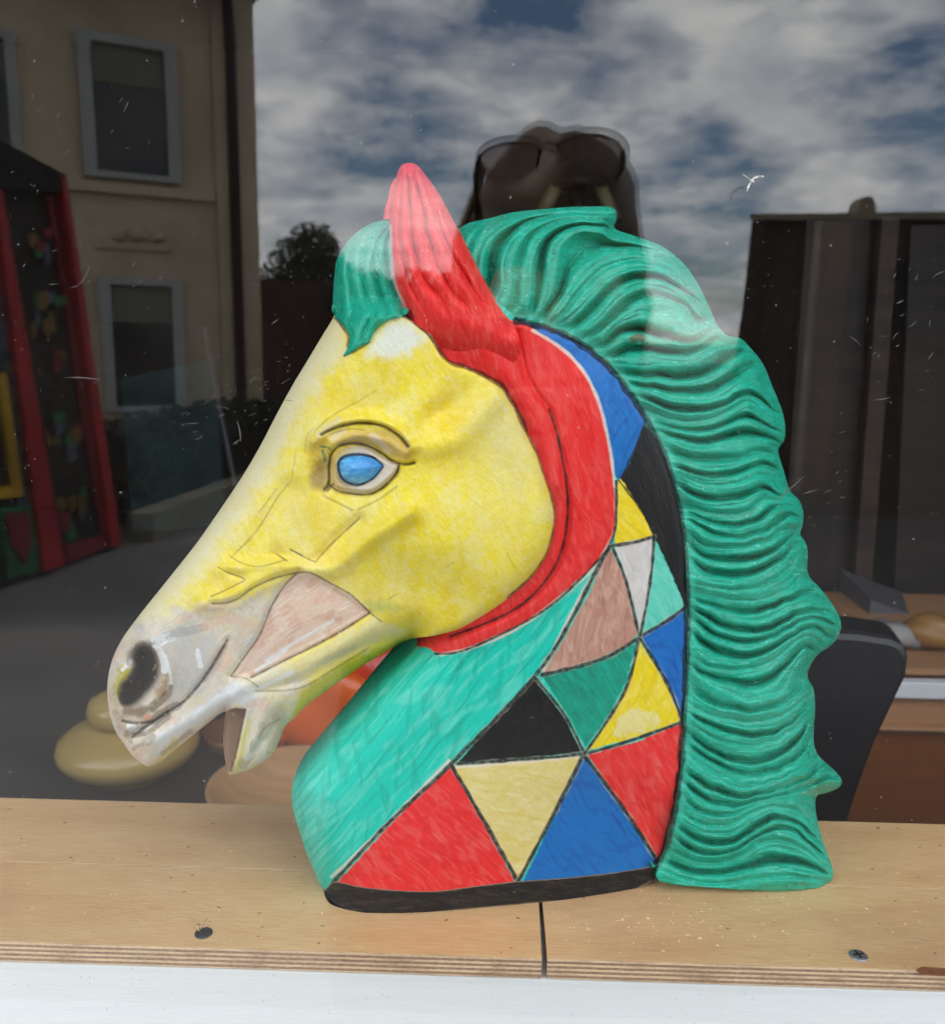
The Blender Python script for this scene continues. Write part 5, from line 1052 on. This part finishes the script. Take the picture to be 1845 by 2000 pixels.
def kpr(name, pts, out, dep, m): return prism(name, [kp(a, b, out) for a, b in pts], mirror(-KN*dep), m, scr)
kpr('panel', [(-260, 130), (0, 276), (130, 346), (237, 1064), (0, 1152), (-260, 1250)], 0.0, .5, M_scr)
kpr('sloping_top', [(-260, 128), (0, 272), (132, 343), (136, 375), (0, 372), (-260, 372)], .06, .05, mat('black felt roof edge', (30, 28, 27), .8, .3, 3))
kpr('post', [(-8, 372), (8, 372), (130, 1102), (92, 1116)], .07, .06, M_red)
kpr('post', [(124, 346), (134, 350), (240, 1062), (222, 1068)], .07, .06, M_red)
kpr('inner_post', [(98, 380), (104, 380), (212, 1040), (202, 1044)], .03, .025, M_mar)
kpr('blue_border', [(-34, 372), (-10, 372), (90, 1114), (58, 1126)], .03, .025, M_nav)
kpr('bottom_rail', [(132, 1064), (222, 1040), (226, 1062), (136, 1098)], .04, .035, M_mar)
kpr('green_panel', [(5, 990), (64, 984), (88, 1108), (22, 1130)], .04, .035, M_grn)
kpr('shield', [(16, 1004), (58, 998), (66, 1050), (54, 1100), (28, 1060)], .06, .018, M_mar)
kpr('yellow_border', [(0, 730), (16, 728), (50, 968), (-10, 975), (-12, 955), (30, 948)], .04, .03, M_yel)
for k in range(12):
    y = 690+k*25; x = 20+.14*(y-700); kpr('tooth', [(x, y), (x+11, y-3), (x+13, y+8), (x+2, y+11)], .05, .015, M_och if k % 2 else M_scr)
for k in range(34):
    y = rs0.uniform(440, 1030); x = 60+.145*(y-440)+rs0.uniform(-30, 30); w_ = rs0.uniform(6, 22); h_ = rs0.uniform(10, 46); m = (M_och, M_mar, M_grn, M_och, M_nav)[k % 5]
    kpr('painted_motif', [(x, y), (x+w_, y-3), (x+w_+5, y+h_*.6), (x+w_*.5, y+h_), (x+2, y+h_*.8)], .012+.0006*k, .008, m)

# hedge with a low pale wall along the pavement
g0, g1 = PZ(252, 1058, 0), PZ(640, 900, 0)
hd = empty('hedge', mirror((g0+g1)/2), 'dense dark garden hedge behind a low pale wall', 'hedge')
cl = []
for k in range(26):
    q = g0+(g1-g0)*(k/25)
    for j in range(2): cl.append((mirror(q+np.array([-.5+random.uniform(-.15, .15), .1, .22+.28*j+random.uniform(-.05, .05)])), np.array([.34, .4, .26])))
leaf_cloud('foliage', cl, 14000, .05, mat('hedge foliage', (34, 40, 28), .8, .5, 2), hd, 9)
dn_ = np.array([.18, 0, 0]); up_ = np.array([0, 0, .2])
o = prism('garden_wall', [mirror(q) for q in (g0, g1, g1+dn_, g0+dn_)], up_, mat('pale garden wall', (128, 118, 98), .9, .12, 3)); tag(o, 'low pale garden wall in front of the dark hedge', 'wall')
# dark timber shed and a roof with a chimney on the right
dark_ground = box('dark_ground', (0.12, -60, 0.001), (60, -0.7, 0.005), mat('dark ground sheet', (50, 47, 46), .9, .2, 2, .3, 60)); dark_ground['kind'] = 'structure'  # dark sheet added to dim the ground reflection on the right
M_shed = mat('dark brown timber', (62, 52, 44), .8, .3, 4, 0, 60, .3, (8, 8, 1))
M_post = mat('brown timber post', (96, 70, 46), .7, .15, 4)
M_fas = mat('beige fascia', (128, 118, 98), .8, .08, 3)
def vp(pts, Y): return [V(x, y, Y) for x, y in pts]
sh = empty('timber_shed', V(1700, 900, 7)*[1, 1, 0], 'dark brown timber shed with beige roof edge across the street', 'shed')
def ground(x, Y): return V(x, 900, Y)*[1, 1, 0]
prism('wall', vp([(1474, 428), (2300, 424)], 7)+[ground(2300, 7), ground(1395, 7)], (1.3, -3, 0), M_shed, sh)
prism('fascia', vp([(1466, 418), (2300, 412), (2300, 426), (1466, 430)], 6.95), (0, -.04, 0), M_fas, sh)
prism('corner_board', vp([(1468, 432), (1492, 432), (1452, 860), (1422, 860)], 6.97), (0, -.025, 0), M_bd[1], sh)
prism('post', vp([(1604, 432), (1664, 432), (1610, 960), (1560, 960)], 6.94), (0, -.05, 0), M_post, sh)
prism('post_edge', vp([(1596, 432), (1604, 432), (1560, 960), (1552, 960)], 6.9), (0, -.08, 0), M_fas, sh)
o = prism('canopy', vp([(1655, 556), (1845, 470), (2100, 360), (2100, 600), (1845, 640), (1650, 660)], 6.6), (0, -.06, 0), mat('black canopy felt', (16, 15, 14), .8, .3, 4), sh)
nh = empty('neighbour_house', V(1850, 900, 16)*[1, 1, 0], 'brown house with beige roof edge and chimney beyond the shed', 'house')
prism('wall', vp([(1650, 452), (2500, 446)], 16)+[ground(2500, 16), ground(1650, 16)], (3.2, -5, 0), mat('brown render', (104, 84, 70), .9, .1, 2), nh)
prism('roof', vp([(1640, 416), (2500, 404), (2500, 448), (1640, 454)], 15.8), (3.4, -5.4, 0), M_fas, nh)
prism('chimney', vp([(1672, 420), (1680, 392), (1688, 384), (1702, 384), (1708, 396), (1710, 420)], 16.5), (0, -.5, 0), M_fas, nh)

# ------------------------------------------------------------------ the photographer with phone, behind the camera
M_skin = mat('skin', (190, 140, 112), .5, .06, 6)
M_hair = mat('brown hair', (122, 100, 78), .5, .35, 40, .3, 60)
M_coat = mat('grey jacket', (96, 92, 90), .8, .15, 6)
M_lens = mat('tinted lens', (200, 188, 184), .5, .05, 4, 0, 60, .7)
M_lens.use_nodes = True; lt_ = M_lens.node_tree; lo_ = lt_.nodes['Material Output']; lm_ = N('ShaderNodeMixShader', lt_); ltr = N('ShaderNodeBsdfTransparent', lt_); ltr.inputs[0].default_value = (.8, .74, .72, 1); lm_.inputs[0].default_value = .3
lt_.links.new(ltr.outputs[0], lm_.inputs[1]); lt_.links.new(lt_.nodes['Principled BSDF'].outputs[0], lm_.inputs[2]); lt_.links.new(lm_.outputs[0], lo_.inputs[0])
M_frame = mat('dark spectacle frame', (24, 20, 18), .3)
HY = 0.62
hc = V(1085, 428, HY)                               # head centre seen reflected
person = empty('person', (hc[0], hc[1]-.03, 0), 'person in a grey jacket photographing with a phone, sunglasses pushed up on brown hair', 'person')
def skin(name, pts, edges, rad, m, parent, root=0, sub=2):
    me = bpy.data.meshes.new(name); q = parent; off = np.zeros(3)
    while q is not None: off += np.array(q.location); q = q.parent
    me.from_pydata([tuple(np.array(p)-off) for p in pts], edges, []); o = bpy.data.objects.new(name, me); COL.objects.link(o); o.parent = parent
    sm = o.modifiers.new('skin', 'SKIN'); me.skin_vertices.new() if not me.skin_vertices else None
    for i, r_ in enumerate(rad): me.skin_vertices[0].data[i].radius = (r_, r_) if np.isscalar(r_) else r_; me.skin_vertices[0].data[i].use_root = (i == root)
    ss = o.modifiers.new('sub', 'SUBSURF'); ss.levels = ss.render_levels = sub; sm.use_smooth_shade = True
    me.materials.append(m); return o
X, Yh, Zh = float(hc[0]), float(hc[1]), float(hc[2])
by = Yh-.03; shz = Zh-.30
hL, hR = np.array([-.035, CAM[1]-.035, CAM[2]-.05]), np.array([.055, CAM[1]-.035, CAM[2]-.055])
J = [(X, by, .95), (X, by, 1.15), (X, by, shz-.06), (X, by+.01, shz+.05), (X, Yh, Zh-.08), (X, Yh+.005, Zh+.02), (X-.18, by, shz-.02), (X-.22, by+.03, shz-.22), tuple(hL+[-.05, -.03, -.04]), tuple(hL), (X+.18, by, shz-.02), (X+.22, by+.03, shz-.22), tuple(hR+[.05, -.03, -.04]), tuple(hR), (X-.1, by, .88), (X-.11, by+.01, .48), (X-.11, by-.02, .06), (X-.11, by+.12, .03), (X+.1, by, .88), (X+.11, by+.01, .48), (X+.11, by-.02, .06), (X+.11, by+.12, .03)]
E_ = [(0, 1), (1, 2), (2, 3), (3, 4), (4, 5), (2, 6), (6, 7), (7, 8), (8, 9), (2, 10), (10, 11), (11, 12), (12, 13), (0, 14), (14, 15), (15, 16), (16, 17), (0, 18), (18, 19), (19, 20), (20, 21)]
RD = [(.18, .12), (.2, .12), (.22, .12), .052, .066, .082, .055, .046, .03, .034, .055, .046, .03, .034, .085, .062, .042, .035, .085, .062, .042, .035]
body = skin('body', J, E_, RD, M_coat, person)
Zf = Zh-.085
blob('leg_gap_filler', (X, by, .74), (.27, .17, .56), M_coat, person, .02, 1, 12)  # added blob, closes the bright gap between the legs in the reflection
blob('face', (X, Yh+.018, Zf-.02), (.074, .078, .105), M_skin, person, .02, 1, 2)
blob('nose', (X, Yh+.098, Zf-.03), (.013, .018, .024), M_skin, person)
for sx in (-1, 1):
    blob('eye', (X+sx*.031, Yh+.082, Zf-.005), (.012, .01, .008), M_trim, person); blob('ear', (X+sx*.076, Yh+.01, Zf-.02), (.012, .02, .032), M_skin, person)
blob('mouth', (X, Yh+.087, Zf-.068), (.024, .008, .008), mat('lip', (150, 84, 78), .5), person)
hw = (PX(1235, 400, HY)[0]-PX(925, 400, HY)[0])/2
blob('hair', (X, Yh+.012, Zh+.0), (hw*.96, .108, .088), M_hair, person, .05, 2, 4, 40)
blob('hair', (X, Yh-.02, Zh-.10), (hw*1.02, .085, .15), M_hair, person, .04, 2, 8, 40)
blob('shoulder_gap_filler', (X, Yh+.0, Zh-.26), (hw*1.35, .10, .12), M_coat, person, .05, 2, 9, 32)  # added blob, blocks sky reflected between hair and shoulders
rs = np.random.default_rng(3)
for k in range(26):                                  # loose strands down both sides
    sx = -1 if k % 3 else 1; a = np.array([X+sx*hw*rs.uniform(.75, .95), Yh+rs.uniform(-.04, .03), Zh+rs.uniform(-.02, .06)])
    tube('hair_strand', [a, a+[sx*rs.uniform(.0, .03), .0, -.07], a+[sx*rs.uniform(.0, .03), .01, -.17], a+[sx*rs.uniform(-.01, .03), .0, -.27]], [.004, .006, .005, .001], M_hair, person, 5)
# sunglasses pushed up
sg = empty('sunglasses', V(1075, 320, HY-.11), 'dark tinted sunglasses pushed up on the brown hair', 'sunglasses')
def px3(x, y, Yv=HY-.135): return V(x, y, Yv)
for ln in ([(940, 350), (932, 320), (945, 298), (975, 284), (1010, 280), (1040, 284), (1052, 300), (1045, 335), (1015, 362), (970, 366)], [(1082, 300), (1092, 282), (1125, 268), (1165, 266), (1198, 276), (1216, 298), (1214, 330), (1195, 356), (1150, 364), (1105, 345)]):
    prism('lens', [px3(*q) for q in ln], (0, -.002, 0), M_lens, sg)
    ring = [px3(*q)+[0, .001, 0] for q in spline(ln[:8], 3)]; tube('rim', ring, .0017, M_frame, sg, 6)
tube('bridge', [px3(1050, 298), px3(1066, 290), px3(1084, 296)], .0025, M_frame, sg, 6)
for (x, y), dx_ in (((936, 318), -.004), ((1215, 300), .004)):
    a = px3(x, y); tube('temple', [a, a+[dx_, -.05, -.005], a+[dx_, -.12, -.03]], .003, M_frame, sg, 6)
# phone held just behind the lens point, with fingers round it
ph_ = box('phone', (-.036, CAM[1]-.020, CAM[2]-.140), (.038, CAM[1]-.011, CAM[2]+.018), mat('black phone glass', (16, 16, 18), .15, .1, 4), None, .004)
tag(ph_, 'black smartphone held upright in front of the face', 'phone')
for hc_, sx in ((hL, -1), (hR, 1)):
    ex = -.036 if sx < 0 else .038
    blob('hand', (ex+sx*.012, CAM[1]-.032, CAM[2]-.085), (.016, .02, .042), M_skin, person)
    for k in range(4):
        zk = CAM[2]-.052-.021*k; L_ = (.026, .03, .028, .022)[k]
        skin('finger', [(ex+sx*.014, CAM[1]-.03, zk), (ex+sx*.010, CAM[1]-.008, zk+.003), (ex-sx*L_*.6, CAM[1]-.0035, zk+.004), (ex-sx*L_, CAM[1]-.004, zk+.002)], [(0, 1), (1, 2), (2, 3)], [.009, .008, .0075, .006], M_skin, person, 0, 1)
    skin('thumb', [(ex+sx*.012, CAM[1]-.034, CAM[2]-.105), (ex-sx*.006, CAM[1]-.032, CAM[2]-.085), (ex-sx*.02, CAM[1]-.028, CAM[2]-.068)], [(0, 1), (1, 2)], [.011, .0095, .007], M_skin, person, 0, 1)
